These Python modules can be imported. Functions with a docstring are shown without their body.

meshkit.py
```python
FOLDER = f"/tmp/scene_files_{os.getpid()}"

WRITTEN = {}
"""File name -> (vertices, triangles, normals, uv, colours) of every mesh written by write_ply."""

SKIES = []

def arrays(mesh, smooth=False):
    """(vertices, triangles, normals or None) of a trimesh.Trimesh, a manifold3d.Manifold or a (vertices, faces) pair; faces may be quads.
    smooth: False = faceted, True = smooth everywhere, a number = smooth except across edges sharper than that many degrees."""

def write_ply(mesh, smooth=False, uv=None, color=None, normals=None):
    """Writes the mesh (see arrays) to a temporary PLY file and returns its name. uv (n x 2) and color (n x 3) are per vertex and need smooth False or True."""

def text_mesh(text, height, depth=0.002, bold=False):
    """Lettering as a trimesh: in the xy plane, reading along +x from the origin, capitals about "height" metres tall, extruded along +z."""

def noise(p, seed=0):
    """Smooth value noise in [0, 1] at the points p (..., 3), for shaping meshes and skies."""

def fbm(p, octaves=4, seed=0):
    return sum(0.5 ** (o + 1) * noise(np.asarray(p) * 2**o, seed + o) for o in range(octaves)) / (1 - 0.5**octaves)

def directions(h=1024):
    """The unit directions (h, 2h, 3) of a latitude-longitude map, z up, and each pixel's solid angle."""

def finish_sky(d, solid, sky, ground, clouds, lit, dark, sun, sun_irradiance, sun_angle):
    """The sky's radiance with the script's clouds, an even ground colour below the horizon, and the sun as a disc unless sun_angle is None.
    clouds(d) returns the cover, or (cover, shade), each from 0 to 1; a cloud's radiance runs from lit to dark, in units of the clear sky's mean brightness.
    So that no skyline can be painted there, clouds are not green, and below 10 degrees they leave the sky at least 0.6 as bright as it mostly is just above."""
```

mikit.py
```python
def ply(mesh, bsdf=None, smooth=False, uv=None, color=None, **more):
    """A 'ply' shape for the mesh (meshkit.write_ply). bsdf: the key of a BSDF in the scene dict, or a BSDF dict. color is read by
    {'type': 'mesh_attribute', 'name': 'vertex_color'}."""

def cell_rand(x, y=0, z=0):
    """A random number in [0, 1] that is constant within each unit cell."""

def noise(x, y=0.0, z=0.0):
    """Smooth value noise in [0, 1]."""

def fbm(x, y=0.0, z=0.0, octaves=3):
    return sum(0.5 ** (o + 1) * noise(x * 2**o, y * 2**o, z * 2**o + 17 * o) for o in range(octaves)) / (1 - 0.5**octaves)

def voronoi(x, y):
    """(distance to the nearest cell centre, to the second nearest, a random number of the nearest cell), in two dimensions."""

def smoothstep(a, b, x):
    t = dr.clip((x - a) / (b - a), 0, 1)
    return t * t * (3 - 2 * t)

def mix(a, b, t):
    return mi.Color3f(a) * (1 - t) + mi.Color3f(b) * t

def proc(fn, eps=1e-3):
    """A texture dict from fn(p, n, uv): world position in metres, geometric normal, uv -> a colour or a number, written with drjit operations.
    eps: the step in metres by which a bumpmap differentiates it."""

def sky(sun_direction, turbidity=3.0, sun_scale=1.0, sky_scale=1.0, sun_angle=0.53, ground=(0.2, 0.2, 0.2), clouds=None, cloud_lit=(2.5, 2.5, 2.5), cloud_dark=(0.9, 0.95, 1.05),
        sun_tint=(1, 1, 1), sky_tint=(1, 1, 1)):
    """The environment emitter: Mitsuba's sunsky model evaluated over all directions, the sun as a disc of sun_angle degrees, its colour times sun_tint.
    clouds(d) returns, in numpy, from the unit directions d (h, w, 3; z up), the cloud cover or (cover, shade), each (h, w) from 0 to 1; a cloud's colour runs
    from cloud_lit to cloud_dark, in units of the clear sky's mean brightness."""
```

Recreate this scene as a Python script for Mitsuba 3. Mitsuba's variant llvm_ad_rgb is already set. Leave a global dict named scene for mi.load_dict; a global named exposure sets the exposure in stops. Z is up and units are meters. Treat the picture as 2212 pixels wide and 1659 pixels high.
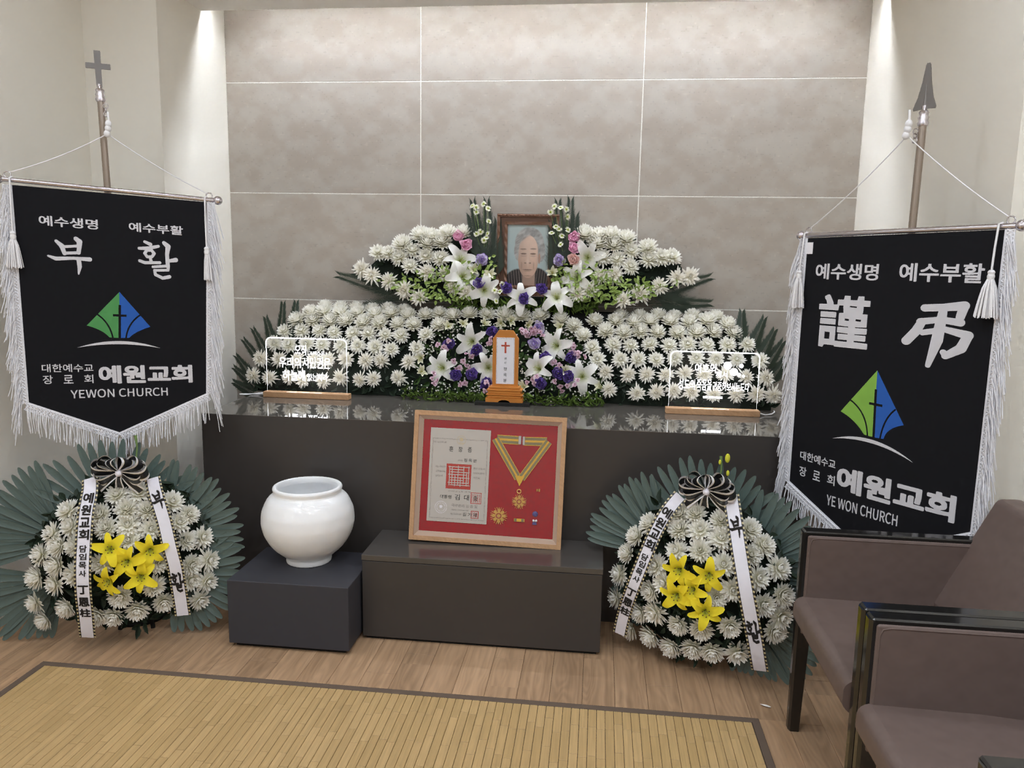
import glob, math, random
import numpy as np
import trimesh
import drjit as dr
import mitsuba as mi
import mikit, meshkit
from mikit import noise, fbm, smoothstep, mix, cell_rand
from shapely.geometry import Polygon, box as sbox, LineString, Point
from shapely import affinity, union_all

T = mi.ScalarTransform4f
scene, labels = {"type": "scene"}, {}
rng = np.random.default_rng(7)
random.seed(7)

# ------------------------------------------------------------------ camera, lights, exposure
CAM = np.array([0.7671, -3.8835, 1.4078])
FWD = np.array([-0.109, 0.983, -0.150])
UP = np.array([-0.035, 0.147, 0.988])
exposure = 2.12
scene["camera"] = {"type": "perspective", "fov": 67.207, "fov_axis": "x", "near_clip": 0.05, "far_clip": 50.0,
                   "to_world": T().look_at(origin=CAM.tolist(), target=(CAM + FWD).tolist(), up=UP.tolist())}
XL, XR = -1.146, 1.958            # side walls of the alcove
COVE = 24.5                       # radiance of the LED strip in the cove above the tiled wall
DOWN = 87.0                      # radiance of the ceiling downlights
SIGN = 2.6                       # radiance of the lit acrylic signs
COOL = [0.90, 0.965, 1.06]


def rgb(c, s=1.0):
    return {"type": "rgb", "value": [float(x) * s for x in c]}


def area(c, s):
    return {"type": "area", "radiance": rgb(c, s)}


# ------------------------------------------------------------------ naming and placing
taken = set()


def fresh(name, parent=None):
    base = f"{parent}__{name}" if parent else name
    k, n = base, 0
    while k in taken:
        n += 1
        k = f"{base}_{n:03d}"
    taken.add(k)
    return k


def note(k, label=None, cat=None, group=None, kind=None):
    d = {a: b for a, b in (("label", label), ("category", cat), ("group", group), ("kind", kind)) if b}
    if d:
        labels[k] = {**labels.get(k, {}), **d}


def thing(name, label, cat, group=None):
    k = fresh(name)
    note(k, label, cat, group)
    return k


def add(name, mesh, bsdf, parent=None, smooth=False, M=None, label=None, cat=None, group=None, kind=None, **more):
    """One entry of the scene; mesh is a trimesh or an already made ply dict."""
    k = fresh(name, parent)
    d = dict(mesh) if isinstance(mesh, dict) else mikit.ply(mesh, bsdf, smooth, **more)
    if M is not None:
        d["to_world"] = T(np.asarray(M, float).tolist())
    scene[k] = d
    note(k, label, cat, group, kind)
    return k


def struct(name, mesh, bsdf, parent=None, **kw):
    return add(name, mesh, bsdf, parent, kind=None if parent else "structure", **kw)


# ------------------------------------------------------------------ mesh helpers
def cat(*ms):
    ms = [m for x in ms for m in (x if isinstance(x, (list, tuple)) else [x])]
    return trimesh.util.concatenate(ms)


def bx(x0, x1, y0, y1, z0, z1, ch=0.0):
    """A box between two corners, its edges chamfered by ch."""
    if ch <= 0:
        m = trimesh.creation.box([x1 - x0, y1 - y0, z1 - z0])
    else:
        a, b, c = (x1 - x0) / 2, (y1 - y0) / 2, (z1 - z0) / 2
        p = [(s * (a - (i != 0) * ch), t * (b - (i != 1) * ch), u * (c - (i != 2) * ch)) for i in range(3) for s in (-1, 1) for t in (-1, 1) for u in (-1, 1)]
        m = trimesh.convex.convex_hull(np.array(p))
    m.apply_translation([(x0 + x1) / 2, (y0 + y1) / 2, (z0 + z1) / 2])
    return m


def rbox(x0, x1, y0, y1, z0, z1, r, n=6):
    """A box with rounded edges."""
    s = trimesh.creation.icosphere(2, r)
    c = np.array([(x, y, z) for x in (x0 + r, x1 - r) for y in (y0 + r, y1 - r) for z in (z0 + r, z1 - r)])
    return trimesh.convex.convex_hull((s.vertices[None] + c[:, None]).reshape(-1, 3))


def grid_mesh(P, close_u=False):
    """A sheet from a (n, m, 3) grid of points."""
    n, m = P.shape[:2]
    i, j = np.meshgrid(np.arange(n if close_u else n - 1), np.arange(m - 1), indexing="ij")
    i2 = (i + 1) % n
    q = np.stack([i * m + j, i2 * m + j, i2 * m + j + 1, i * m + j + 1], -1).reshape(-1, 4)
    return trimesh.Trimesh(P.reshape(-1, 3), np.vstack([q[:, [0, 1, 2]], q[:, [0, 2, 3]]]), process=False)


def tube(P, r, sides=6, cap=True):
    P = np.asarray(P, float)
    r = np.broadcast_to(r, (len(P),))
    t = np.gradient(P, axis=0)
    t /= np.linalg.norm(t, axis=1, keepdims=True) + 1e-12
    ref = np.array([0, 0, 1.0]) if abs(t[:, 2]).mean() < 0.8 else np.array([1.0, 0, 0])
    a = np.cross(t, ref)
    a /= np.linalg.norm(a, axis=1, keepdims=True) + 1e-12
    b = np.cross(t, a)
    an = np.arange(sides) * 2 * np.pi / sides
    V = P[:, None] + r[:, None, None] * (np.cos(an)[None, :, None] * a[:, None] + np.sin(an)[None, :, None] * b[:, None])
    m = grid_mesh(V.transpose(1, 0, 2), close_u=True)
    if cap:
        n = len(m.vertices)
        V2 = np.vstack([m.vertices, P[0], P[-1]])
        k = len(P)
        f = [[n, ((s + 1) % sides) * k, s * k] for s in range(sides)] + [[n + 1, s * k + k - 1, ((s + 1) % sides) * k + k - 1] for s in range(sides)]
        m = trimesh.Trimesh(V2, np.vstack([m.faces, f]), process=False)
    return m


def lathe(prof, n=64):
    m = trimesh.creation.revolve(np.array(prof, float), sections=n)
    return m


def frame(axis, spin=0.0, pos=(0, 0, 0), scale=1.0, up=(0, 0, 1)):
    """4x4 that turns +z to axis, spins about it, scales and moves."""
    z = np.asarray(axis, float)
    z = z / np.linalg.norm(z)
    ref = np.asarray(up, float) if abs(np.dot(z, up)) < 0.95 else np.array([0, 1.0, 0])
    x = np.cross(ref, z)
    x /= np.linalg.norm(x)
    y = np.cross(z, x)
    c, s = math.cos(spin), math.sin(spin)
    M = np.eye(4)
    M[:3, 0], M[:3, 1], M[:3, 2], M[:3, 3] = (c * x + s * y) * scale, (-s * x + c * y) * scale, z * scale, pos
    return M


def local(o, u, w, n):
    M = np.eye(4)
    M[:3, 0], M[:3, 1], M[:3, 2], M[:3, 3] = u, w, n, o
    return M


_FONT = {}


def glyphs(text, bold=0):
    """The outline of a line of text as a shapely shape, 96 units to the em, reading along +x."""
    k = (text, bold)
    if k in _FONT:
        return _FONT[k]
    from PIL import Image, ImageDraw, ImageFont
    f = ImageFont.truetype(glob.glob("/opt/blender-*/*/datafiles/fonts/Noto Sans CJK Regular.woff2")[0], 96)
    x0, y0, x1, y1 = f.getbbox(text, anchor="ls", stroke_width=bold)
    im = Image.new("L", (int(x1 - x0 + 8), int(y1 - y0 + 8)))
    ImageDraw.Draw(im).text((4 - x0, 4 - y0), text, 255, f, anchor="ls", stroke_width=bold)
    on = np.pad(np.asarray(im) > 127, ((0, 0), (1, 1))).astype(np.int8)
    rows, st = np.nonzero(np.diff(on, axis=1) == 1)
    en = np.nonzero(np.diff(on, axis=1) == -1)[1]
    import shapely
    g = union_all(shapely.box(st, -rows - 1, en, -rows)).buffer(0.8).buffer(-0.8).simplify(0.8)
    _FONT[k] = g
    return g


def polys(g):
    return [p for p in getattr(g, "geoms", [g]) if p.geom_type == "Polygon" and p.area > 1e-12]


def extrude(g, h):
    return cat([trimesh.creation.extrude_polygon(p, h, engine="earcut") for p in polys(g)])


def brush(strokes):
    """Brush-written strokes: each a list of (x, y, width), y downwards, as one shapely shape."""
    out = []
    for st in strokes:
        for (x0, y0, w0), (x1, y1, w1) in zip(st, st[1:]):
            out.append(union_all([Point(x0, -y0).buffer(w0 / 2), Point(x1, -y1).buffer(w1 / 2)]).convex_hull)
    return union_all(out).simplify(.6)


BRUSH = {
    "부": lambda: brush([[(355, 38, 16), (392, 72, 30), (408, 128, 22)], [(495, 12, 26), (520, 34, 34), (508, 118, 20)], [(400, 78, 14), (505, 66, 14)], [(405, 126, 16), (512, 116, 16)], [(292, 152, 8), (345, 170, 24), (470, 160, 16), (585, 163, 26)], [(505, 165, 26), (509, 220, 26), (498, 278, 5)]]),
    "활": lambda: brush([[(925, 50, 12), (965, 66, 20)], [(885, 98, 14), (945, 95, 20), (1020, 76, 14)], [(922, 130, 15), (940, 108, 14), (970, 106, 15), (988, 128, 16), (972, 152, 14), (938, 154, 14), (922, 130, 15)], [(958, 156, 14), (966, 192, 16)], [(884, 184, 14), (920, 196, 16), (1025, 190, 14)], [(1060, 50, 20), (1088, 74, 30), (1078, 130, 20), (1080, 215, 22)], [(1085, 176, 14), (1138, 165, 26)],
                        [(975, 222, 12), (1085, 210, 14), (1080, 240, 14)], [(985, 246, 12), (1080, 240, 12)], [(985, 246, 14), (990, 276, 16), (1040, 298, 16), (1088, 286, 20)]]),
    "弔": lambda: brush([[(985, 168, 34), (1090, 158, 34), (1200, 142, 46)], [(1200, 145, 40), (1185, 215, 34)], [(965, 262, 30), (1080, 240, 26), (1190, 252, 34)], [(975, 262, 36), (945, 330, 44), (895, 400, 44)], [(985, 335, 24), (1110, 303, 24), (1238, 332, 40)], [(1235, 335, 40), (1205, 420, 46), (1125, 478, 30)], [(1110, 455, 22), (1128, 478, 26)], [(1090, 170, 30), (1082, 250, 44), (1070, 380, 52), (1032, 555, 16)]]),
}


def fit_text(text, u0, u1, z0, z1, bold=0, slope=0.0):
    """Text fitted into the rectangle, as a shapely shape."""
    g = BRUSH[text]().buffer(3.4 + max(0, bold - 5) * 1.1) if text in BRUSH else glyphs(text, bold)
    a, b, c, d = g.bounds
    sx, sy = (u1 - u0) / (c - a), (z1 - z0) / (d - b)
    return affinity.affine_transform(g, [sx, 0, slope * sx, sy, u0 - a * sx, z0 - b * sy - slope * sx * a])


def refine(m, e):
    v, f = trimesh.remesh.subdivide_to_size(m.vertices, m.faces, e, max_iter=12)
    return trimesh.Trimesh(v, f, process=False)


# ------------------------------------------------------------------ materials
def B(name, d, two=True):
    scene[name] = {"type": "twosided", "bsdf": d} if two else d
    return name


def pr(c, rough=0.5, spec=0.5, metal=0.0, **k):
    return {"type": "principled", "base_color": c if isinstance(c, dict) else rgb(c), "roughness": rough, "specular": spec, "metallic": metal, **k}


def df(c):
    return {"type": "diffuse", "reflectance": c if isinstance(c, dict) else rgb(c)}


VC = {"type": "mesh_attribute", "name": "vertex_color"}


def tile_col(p, n, uv):
    ci, cj = dr.floor((p.x + 1.2213) / 1.08), dr.floor((p.z + 0.939) / 0.54)
    ox = cell_rand(ci, cj) * 7
    a = fbm(p.x * 2.2 + ox, p.y, p.z * 2.2 + ox, octaves=5)
    b = fbm(p.x * 13 + ox, p.y * 3, p.z * 13, octaves=4)
    s = noise(p.x * 95, 0.0, p.z * 95)
    v = 1.0 + 0.17 * (a - 0.5) + 0.15 * (b - 0.5) + 0.06 * (cell_rand(ci, cj, 3) - 0.5)
    v = v - 0.10 * smoothstep(0.82, 0.95, s) + 0.08 * smoothstep(0.86, 0.97, noise(p.x * 60 + 9, 4.0, p.z * 60))
    return mix([0.395, 0.345, 0.298], [0.41, 0.372, 0.33], smoothstep(0.35, 0.65, b)) * v


def plank_col(p, n, uv):
    ci = dr.floor(p.x / 0.108)
    cj = dr.floor((p.y + cell_rand(ci, 5) * 0.9) / 0.9)
    t = cell_rand(ci, cj, 2)
    g = fbm(p.x * 70 + t * 40, p.y * 3.5 + t * 9, 0.0, octaves=4)
    r = fbm(p.x * 14 + t * 31, p.y * 2.2, 1.0, octaves=3)
    ring = 0.5 + 0.5 * dr.sin((r * 9 + p.x * 25) * 6.28)
    v = 0.88 + 0.24 * (t - 0.5) + 0.34 * (g - 0.5) + 0.10 * (ring - 0.5)
    return mix([0.40, 0.245, 0.140], [0.45, 0.295, 0.180], g) * v


def slat_tone(k):
    def f(p, n, uv):
        g = fbm(p.x * 240 + k * 5.3, p.y * 9 + k * 3.1, 0.0, octaves=3)
        return mix([0.425, 0.285, 0.128], [0.475, 0.322, 0.150], k / 4.0) * (0.86 + 0.28 * g)
    return f


def wood_col(p, n, uv):
    g = fbm((p.x + p.z) * 160, p.y * 160, (p.z - p.x) * 40, octaves=3)
    return mix([0.40, 0.225, 0.115], [0.55, 0.335, 0.19], g)


def leather_col(p, n, uv):
    return mix([0.112, 0.080, 0.070], [0.135, 0.098, 0.087], fbm(p.x * 40, p.y * 40, p.z * 40, octaves=3))


B("paint", df([0.80, 0.765, 0.69]))
B("dark_panel", df([0.50, 0.485, 0.455]))
B("ceiling_paint", df([0.82, 0.80, 0.76]))
B("tile", pr(mikit.proc(tile_col), 0.55, 0.25))
B("grout", df([0.80, 0.78, 0.74]))
B("plank", pr(mikit.proc(plank_col), 0.42, 0.35))
B("subfloor", df([0.10, 0.06, 0.035]))
for _k in range(5):
    B(f"slat_{_k}", pr(mikit.proc(slat_tone(_k)), 0.40, 0.4))
B("mat_tape", df([0.135, 0.10, 0.078]))
B("table_front", pr([0.048, 0.042, 0.039], 0.34, 0.4))
B("table_top", pr([0.062, 0.056, 0.050], 0.02, 1.0, clearcoat=1.0, clearcoat_gloss=0.995))
B("bench_top", pr([0.062, 0.056, 0.052], 0.13, 0.7))
B("box_dark", pr([0.040, 0.040, 0.048], 0.55, 0.3))
B("plinth_dark", df([0.02, 0.02, 0.02]))
B("porcelain", pr([0.86, 0.87, 0.88], 0.10, 0.5, clearcoat=0.8, clearcoat_gloss=0.97))
B("frame_wood", pr(mikit.proc(wood_col), 0.35, 0.4))
B("frame_wood_pale", pr([0.50, 0.37, 0.28], 0.45, 0.3))
B("sign_wood", pr(mikit.proc(wood_col), 0.45, 0.3))
B("tablet_wood", pr([0.50, 0.185, 0.035], 0.30, 0.5))
B("felt_red", df([0.33, 0.012, 0.018]))
B("certificate", df([0.52, 0.485, 0.445]))
B("white_paper", df([0.78, 0.76, 0.80]))
B("ink", df([0.03, 0.028, 0.026]))
B("grey_ink", df([0.22, 0.19, 0.17]))
B("seal_red", df([0.42, 0.05, 0.04]))
B("cross_red", df([0.42, 0.09, 0.06]))
B("gold", pr([0.80, 0.55, 0.16], 0.28, 0.5, 1.0))
B("gold_print", df([0.55, 0.46, 0.30]))
B("ribbon_yellow", df([0.66, 0.40, 0.05]))
B("ribbon_grey", df([0.23, 0.19, 0.10]))
B("enamel_blue", pr([0.06, 0.05, 0.20], 0.3, 0.5))
B("enamel_red", pr([0.35, 0.05, 0.03], 0.3, 0.5))
B("silver", pr([0.75, 0.75, 0.77], 0.2, 0.5, 1.0))
B("pane", {"type": "thindielectric", "int_ior": 1.5}, two=False)
B("acrylic", {"type": "thindielectric", "int_ior": 1.49}, two=False)
B("leather", pr(mikit.proc(leather_col), 0.45, 0.30))
B("lacquer", pr([0.008, 0.0075, 0.007], 0.12, 0.55, clearcoat=0.6, clearcoat_gloss=0.95))
B("chrome", {"type": "roughconductor", "material": "Cr", "alpha": 0.08})
B("steel", pr([0.62, 0.60, 0.58], 0.25, 0.5, 1.0))
B("pole_metal", pr([0.33, 0.27, 0.225], 0.30, 0.5, 0.8))
B("spear_metal", pr([0.17, 0.155, 0.145], 0.42, 0.4, 0.45))
B("banner_cloth", pr([0.0095, 0.0095, 0.0115], 0.85, 0.12))
B("embroidery", pr([0.58, 0.57, 0.60], 0.55, 0.4))
B("stitch_green", df([0.09, 0.29, 0.10]))
B("stitch_lime", df([0.23, 0.44, 0.08]))
B("stitch_blue", df([0.035, 0.115, 0.42]))
B("lace", df([0.74, 0.74, 0.77]))
B("cord", df([0.80, 0.79, 0.80]))
B("petal", {"type": "principledthin", "base_color": VC, "roughness": 0.75, "diff_trans": 0.42, "spec_trans": 0.0, "eta": 1.3}, two=False)
B("leaf_fan", pr([0.085, 0.122, 0.110], 0.38, 0.45))
B("leaf_dark", pr([0.020, 0.034, 0.020], 0.5, 0.4))
B("leaf_mid", pr([0.060, 0.115, 0.035], 0.45, 0.4))
B("leaf_light", pr([0.30, 0.40, 0.12], 0.45, 0.4))
B("fern", df([0.11, 0.17, 0.04]))
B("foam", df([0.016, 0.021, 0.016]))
B("stem", df([0.16, 0.24, 0.09]))
B("gyp", df([0.80, 0.78, 0.74]))
B("bud_yellow", df([0.62, 0.60, 0.06]))
B("pistil", df([0.42, 0.46, 0.12]))
B("anther", df([0.10, 0.05, 0.03]))
B("ribbon_white", pr([0.76, 0.75, 0.82], 0.45, 0.3))
B("ribbon_trim", pr(VC, 0.35, 0.5))
B("satin", pr(VC, 0.30, 0.5))
B("cable", df([0.78, 0.78, 0.80]))
B("black_board", pr([0.012, 0.012, 0.012], 0.35, 0.4))
B("lamp_rim", df([0.7, 0.7, 0.7]))
# ------------------------------------------------------------------ lamps
lamp_black = {"type": "ref", "id": "plinth_dark"}


def emit(name, mesh, c, s, parent=None, **kw):
    k = add(name, mesh, "plinth_dark", parent, **kw)
    scene[k]["emitter"] = area(c, s)
    return k


ZC = 2.575                                        # underside of the dropped ceiling
cove = thing("cove_light", "LED strip hidden in the slot between ceiling and tiled wall", "light")
add("housing", bx(XL + .01, XR - .01, -.235, -.205, 2.66, 2.70), "lamp_rim", cove)
emit("diffuser", trimesh.Trimesh([[XL + .1, -.204, 2.665], [XL + .1, -.176, 2.645], [XR - .1, -.176, 2.645], [XR - .1, -.204, 2.665]], [[0, 1, 2], [0, 2, 3]]), COOL, COVE, cove)
ring = trimesh.creation.annulus(.052, .066, .012)
disc = trimesh.creation.cylinder(.051, .004, sections=32)
for i, (x, y) in enumerate([(-.75, -1.75), (.45, -1.75), (1.55, -1.75), (-.75, -3.1), (.45, -3.1), (1.55, -3.1), (-.4, -4.4), (1.2, -4.4)]):
    k = thing("downlight", "round recessed ceiling downlight, " + ("left of the row nearest the altar", "middle of the row nearest the altar", "right of the row nearest the altar", "left of the middle row", "centre of the middle row", "right of the middle row", "left of the pair farthest from the altar", "right of the pair farthest from the altar")[i], "ceiling light", "ceiling downlights")
    M = np.eye(4); M[:3, 3] = [x, y, 2.95 - .006]
    add("rim", ring, "lamp_rim", k, M=M)
    M = M.copy(); M[2, 3] = 2.95 - .003
    emit("diffuser", disc, [.88, .965, 1.08], DOWN * (.55 if y > -2 else 1.0 if y > -4 else 2.1), k, M=M)

for x, lab in ((-1.15, "long linear LED ceiling light nearer the left wall"), (1.95, "long linear LED ceiling light nearer the right wall")):
    k = thing("linear_light", lab, "ceiling light")
    add("housing", bx(x - .04, x + .04, -4.8, -2.4, 2.925, 2.95, .003), "lamp_rim", k)
    emit("diffuser", bx(x - .03, x + .03, -4.78, -2.42, 2.917, 2.926), [.87, .965, 1.08], 4.2, k)

# ------------------------------------------------------------------ the room
fl = struct("floor", bx(-1.9, 2.5, -5.6, .05, -.05, -.006), "subfloor")
PW, PLEN = .108, .9
protos = {}
for i in range(math.floor(-1.6 / PW), math.ceil(2.35 / PW)):
    h = (((i + 1000000) * 374761393 + 5 * 668265263) & 0xFFFFFFFF)
    h = ((h ^ (h >> 13)) * 1274126177) & 0xFFFFFFFF
    off = ((h ^ (h >> 16)) & 0xFFFFFF) / 16777215.0 * PLEN
    y = 0.0
    j = math.floor((-5.2 + off) / PLEN)
    while j * PLEN - off < 0:
        a, b = max(j * PLEN - off, -5.2), min((j + 1) * PLEN - off, 0.04)
        j += 1
        if b - a < .03:
            continue
        struct("plank", bx(i * PW + .0005, (i + 1) * PW - .0005, a + .0006, b - .0006, -.008, 0, .0006), "plank", fl)

wb = struct("wall_back", bx(XL - .5, XR + .5, .0010, .16, 0, 2.9), "grout")
xs = [XL, -.1413, .9387, XR]
zs = [0, .141, .681, 1.221, 1.761, 2.301, 2.841]
for a, b in zip(xs, xs[1:]):
    for c, d in zip(zs, zs[1:]):
        struct("tile", bx(a + .0022, b - .0022, 0, .014, c + .0022, d - .0022, .0012), "tile", wb)
YS = -.605                                        # front end of the alcove's left side wall
struct("wall_left", cat(bx(XL - .5, XL, YS, .02, 0, 2.9), bx(-1.8, -1.487, -5.6, YS + .02, 0, 2.98)), "paint")
struct("wall_right", cat(bx(XR, XR + .5, -1.42, .02, 0, 2.96), bx(2.32, 2.6, -5.6, -1.40, 0, 2.98)), "paint")
struct("wall_front", bx(-1.9, 2.7, -5.4, -5.2, 0, 2.98), "dark_panel")
struct("ceiling", cat(bx(-1.6, 2.4, -.72, -.235, ZC, ZC + .03), bx(-1.6, 2.4, -.72, -.69, ZC, 2.98), bx(-1.6, 2.4, -5.4, -.70, 2.95, 2.98), bx(XL - .05, XR + .05, -.27, .05, 2.86, 2.9), bx(-1.6, 2.4, -.30, -.262, ZC + .02, 2.9)), "ceiling_paint")
struct("trim_1", bx(XL, XR, -.2352, -.222, ZC - .0, ZC + .055), "ceiling_paint")

# ------------------------------------------------------------------ bamboo mat
RX0, RX1, RY0, RY1, TW = -1.13, 1.314, -3.3, -1.553, .024
mat = thing("bamboo_mat", "tan bamboo slat floor mat with dark taupe border", "mat")
add("backing", bx(RX0 + .004, RX1 - .004, RY0 + .004, RY1 - .004, .0004, .004), "mat_tape", mat)
add("border", cat(bx(RX0, RX1, RY1 - TW, RY1, .0003, .0105, .002), bx(RX0, RX1, RY0, RY0 + TW, .0003, .0105, .002), bx(RX0, RX0 + TW, RY0 + TW, RY1 - TW, .0003, .0105, .002), bx(RX1 - TW, RX1, RY0 + TW, RY1 - TW, .0003, .0105, .002)), "mat_tape", mat, label="dark taupe fabric border")
SW, SL = .0269, .145
cand = []
x0 = RX0 + TW
i = 0
while x0 + i * SW < RX1 - TW - .004:
    a, b = x0 + i * SW, min(x0 + (i + 1) * SW, RX1 - TW)
    y = RY1 - TW - SL * (.35 + .65 * rng.random())
    top = RY1 - TW
    while top > RY0 + TW + .01:
        lo = max(y, RY0 + TW)
        cand.append((a, b, lo, top))
        top, y = lo, lo - SL * rng.choice([1, 1, 1, 2])
    i += 1


def seen(c):
    p = np.array([(c[0] + c[1]) / 2, (c[2] + c[3]) / 2, 0]) - CAM
    r = np.cross(FWD, UP)
    z = p @ FWD
    return (abs(p @ r / z) < .665) and (p @ UP / z > -.52)


vis = sorted([c for c in cand if seen(c)], key=lambda c: -(c[2] + c[3]) / 2)
vis = sorted(vis, key=lambda c: np.linalg.norm(np.array([(c[0] + c[1]) / 2, (c[2] + c[3]) / 2, 0]) - CAM))
keep = vis[:298]
ks = set(keep)
sl = lambda c: bx(c[0] + .0007, c[1] - .0007, c[2] + .0006, c[3] - .0006, .003, .0085, .0008)
for c in keep:
    add("slat", sl(c), f"slat_{rng.integers(5)}", mat)
add("slat_field", cat([sl(c) for c in cand if c not in ks]), "slat_2", mat, kind="stuff", label="further bamboo slats of the mat")

# ------------------------------------------------------------------ altar table, bench, box
TH, TX0, TX1, TY0 = .7894, -.847, 1.57, -.9255
tb = thing("altar_table", "long dark brown altar table with mirror-polished top under the flowers", "table")
add("body", bx(TX0 + .0005, TX1 - .0005, TY0 + .0005, -.02, .0, TH - .003), "table_front", tb)
add("tabletop", bx(TX0, TX1, TY0, -.015, TH - .003, TH, .0008), "table_top", tb, label="mirror-polished dark top")
BY0 = -1.2115
bn = thing("altar_bench", "low dark brown glossy bench step in front of the altar table", "bench")
add("body", bx(-.0843 + .002, .815 - .002, BY0 + .002, TY0 - .002, .012, .3354 - .024, .002), "table_front", bn)
add("seat_top", bx(-.0843, .815, BY0, TY0 - .002, .3354 - .022, .3354, .0015), "bench_top", bn, label="glossy bench top")
add("plinth", bx(-.07, .80, BY0 + .015, TY0 - .01, 0, .013), "plinth_dark", bn)
QX0, QX1, QY0, QY1, QH = -.5488, -.0919, -1.3428, -1.0, .2595
qb = thing("display_box", "matte charcoal block under the white porcelain vase", "box")
add("body", bx(QX0, QX1, QY0, QY1, .016, QH, .002), "box_dark", qb)
add("plinth", bx(QX0 + .02, QX1 - .02, QY0 + .02, QY1 - .02, 0, .017), "plinth_dark", qb)

# ------------------------------------------------------------------ vase (a lathe profile, foot at z=0)
k = thing("porcelain_jar", "white glazed porcelain moon jar with rolled rim on the charcoal block", "jar")
R, H = .172, .293
out = [(0, .004), (.070, .004), (.074, 0), (.082, .001), (.084, .008), (.083, .020), (.100, .036), (.130, .064), (.152, .096), (.166, .130), (.1715, .162), (.169, .195), (.159, .224), (.146, .248), (.131, .262), (.123, .268)]
rim = [(.122, .272), (.126, .279), (.1275, .286), (.125, .292), (.119, .2945), (.114, .291), (.1125, .284), (.115, .270)]
inn = [(.128, .255), (.150, .225), (.160, .190), (.162, .160), (.156, .125), (.130, .08), (.08, .045), (0, .034)]
prof = np.array(out + rim + inn)
from scipy.interpolate import PchipInterpolator
def smooth_prof(p, n=90):
    d = np.r_[0, np.cumsum(np.linalg.norm(np.diff(p, axis=0), axis=1))]
    t = np.linspace(0, d[-1], n)
    return np.c_[PchipInterpolator(d, p[:, 0])(t), PchipInterpolator(d, p[:, 1])(t)]
M = np.eye(4); M[:3, 3] = [-.327, -1.108, QH]; M[:3, :3] *= 1.03
add("body", lathe(smooth_prof(np.array(out + rim[:1])), 96), "porcelain", k, smooth=40, M=M)
add("rim", lathe(smooth_prof(np.array([out[-1]] + rim), 40), 96), "porcelain", k, smooth=True, M=M, label="rolled rim")
add("interior", lathe(smooth_prof(np.array(rim[-1:] + inn), 50), 96), "porcelain", k, smooth=True, M=M, label="shaded inside of the jar")
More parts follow.
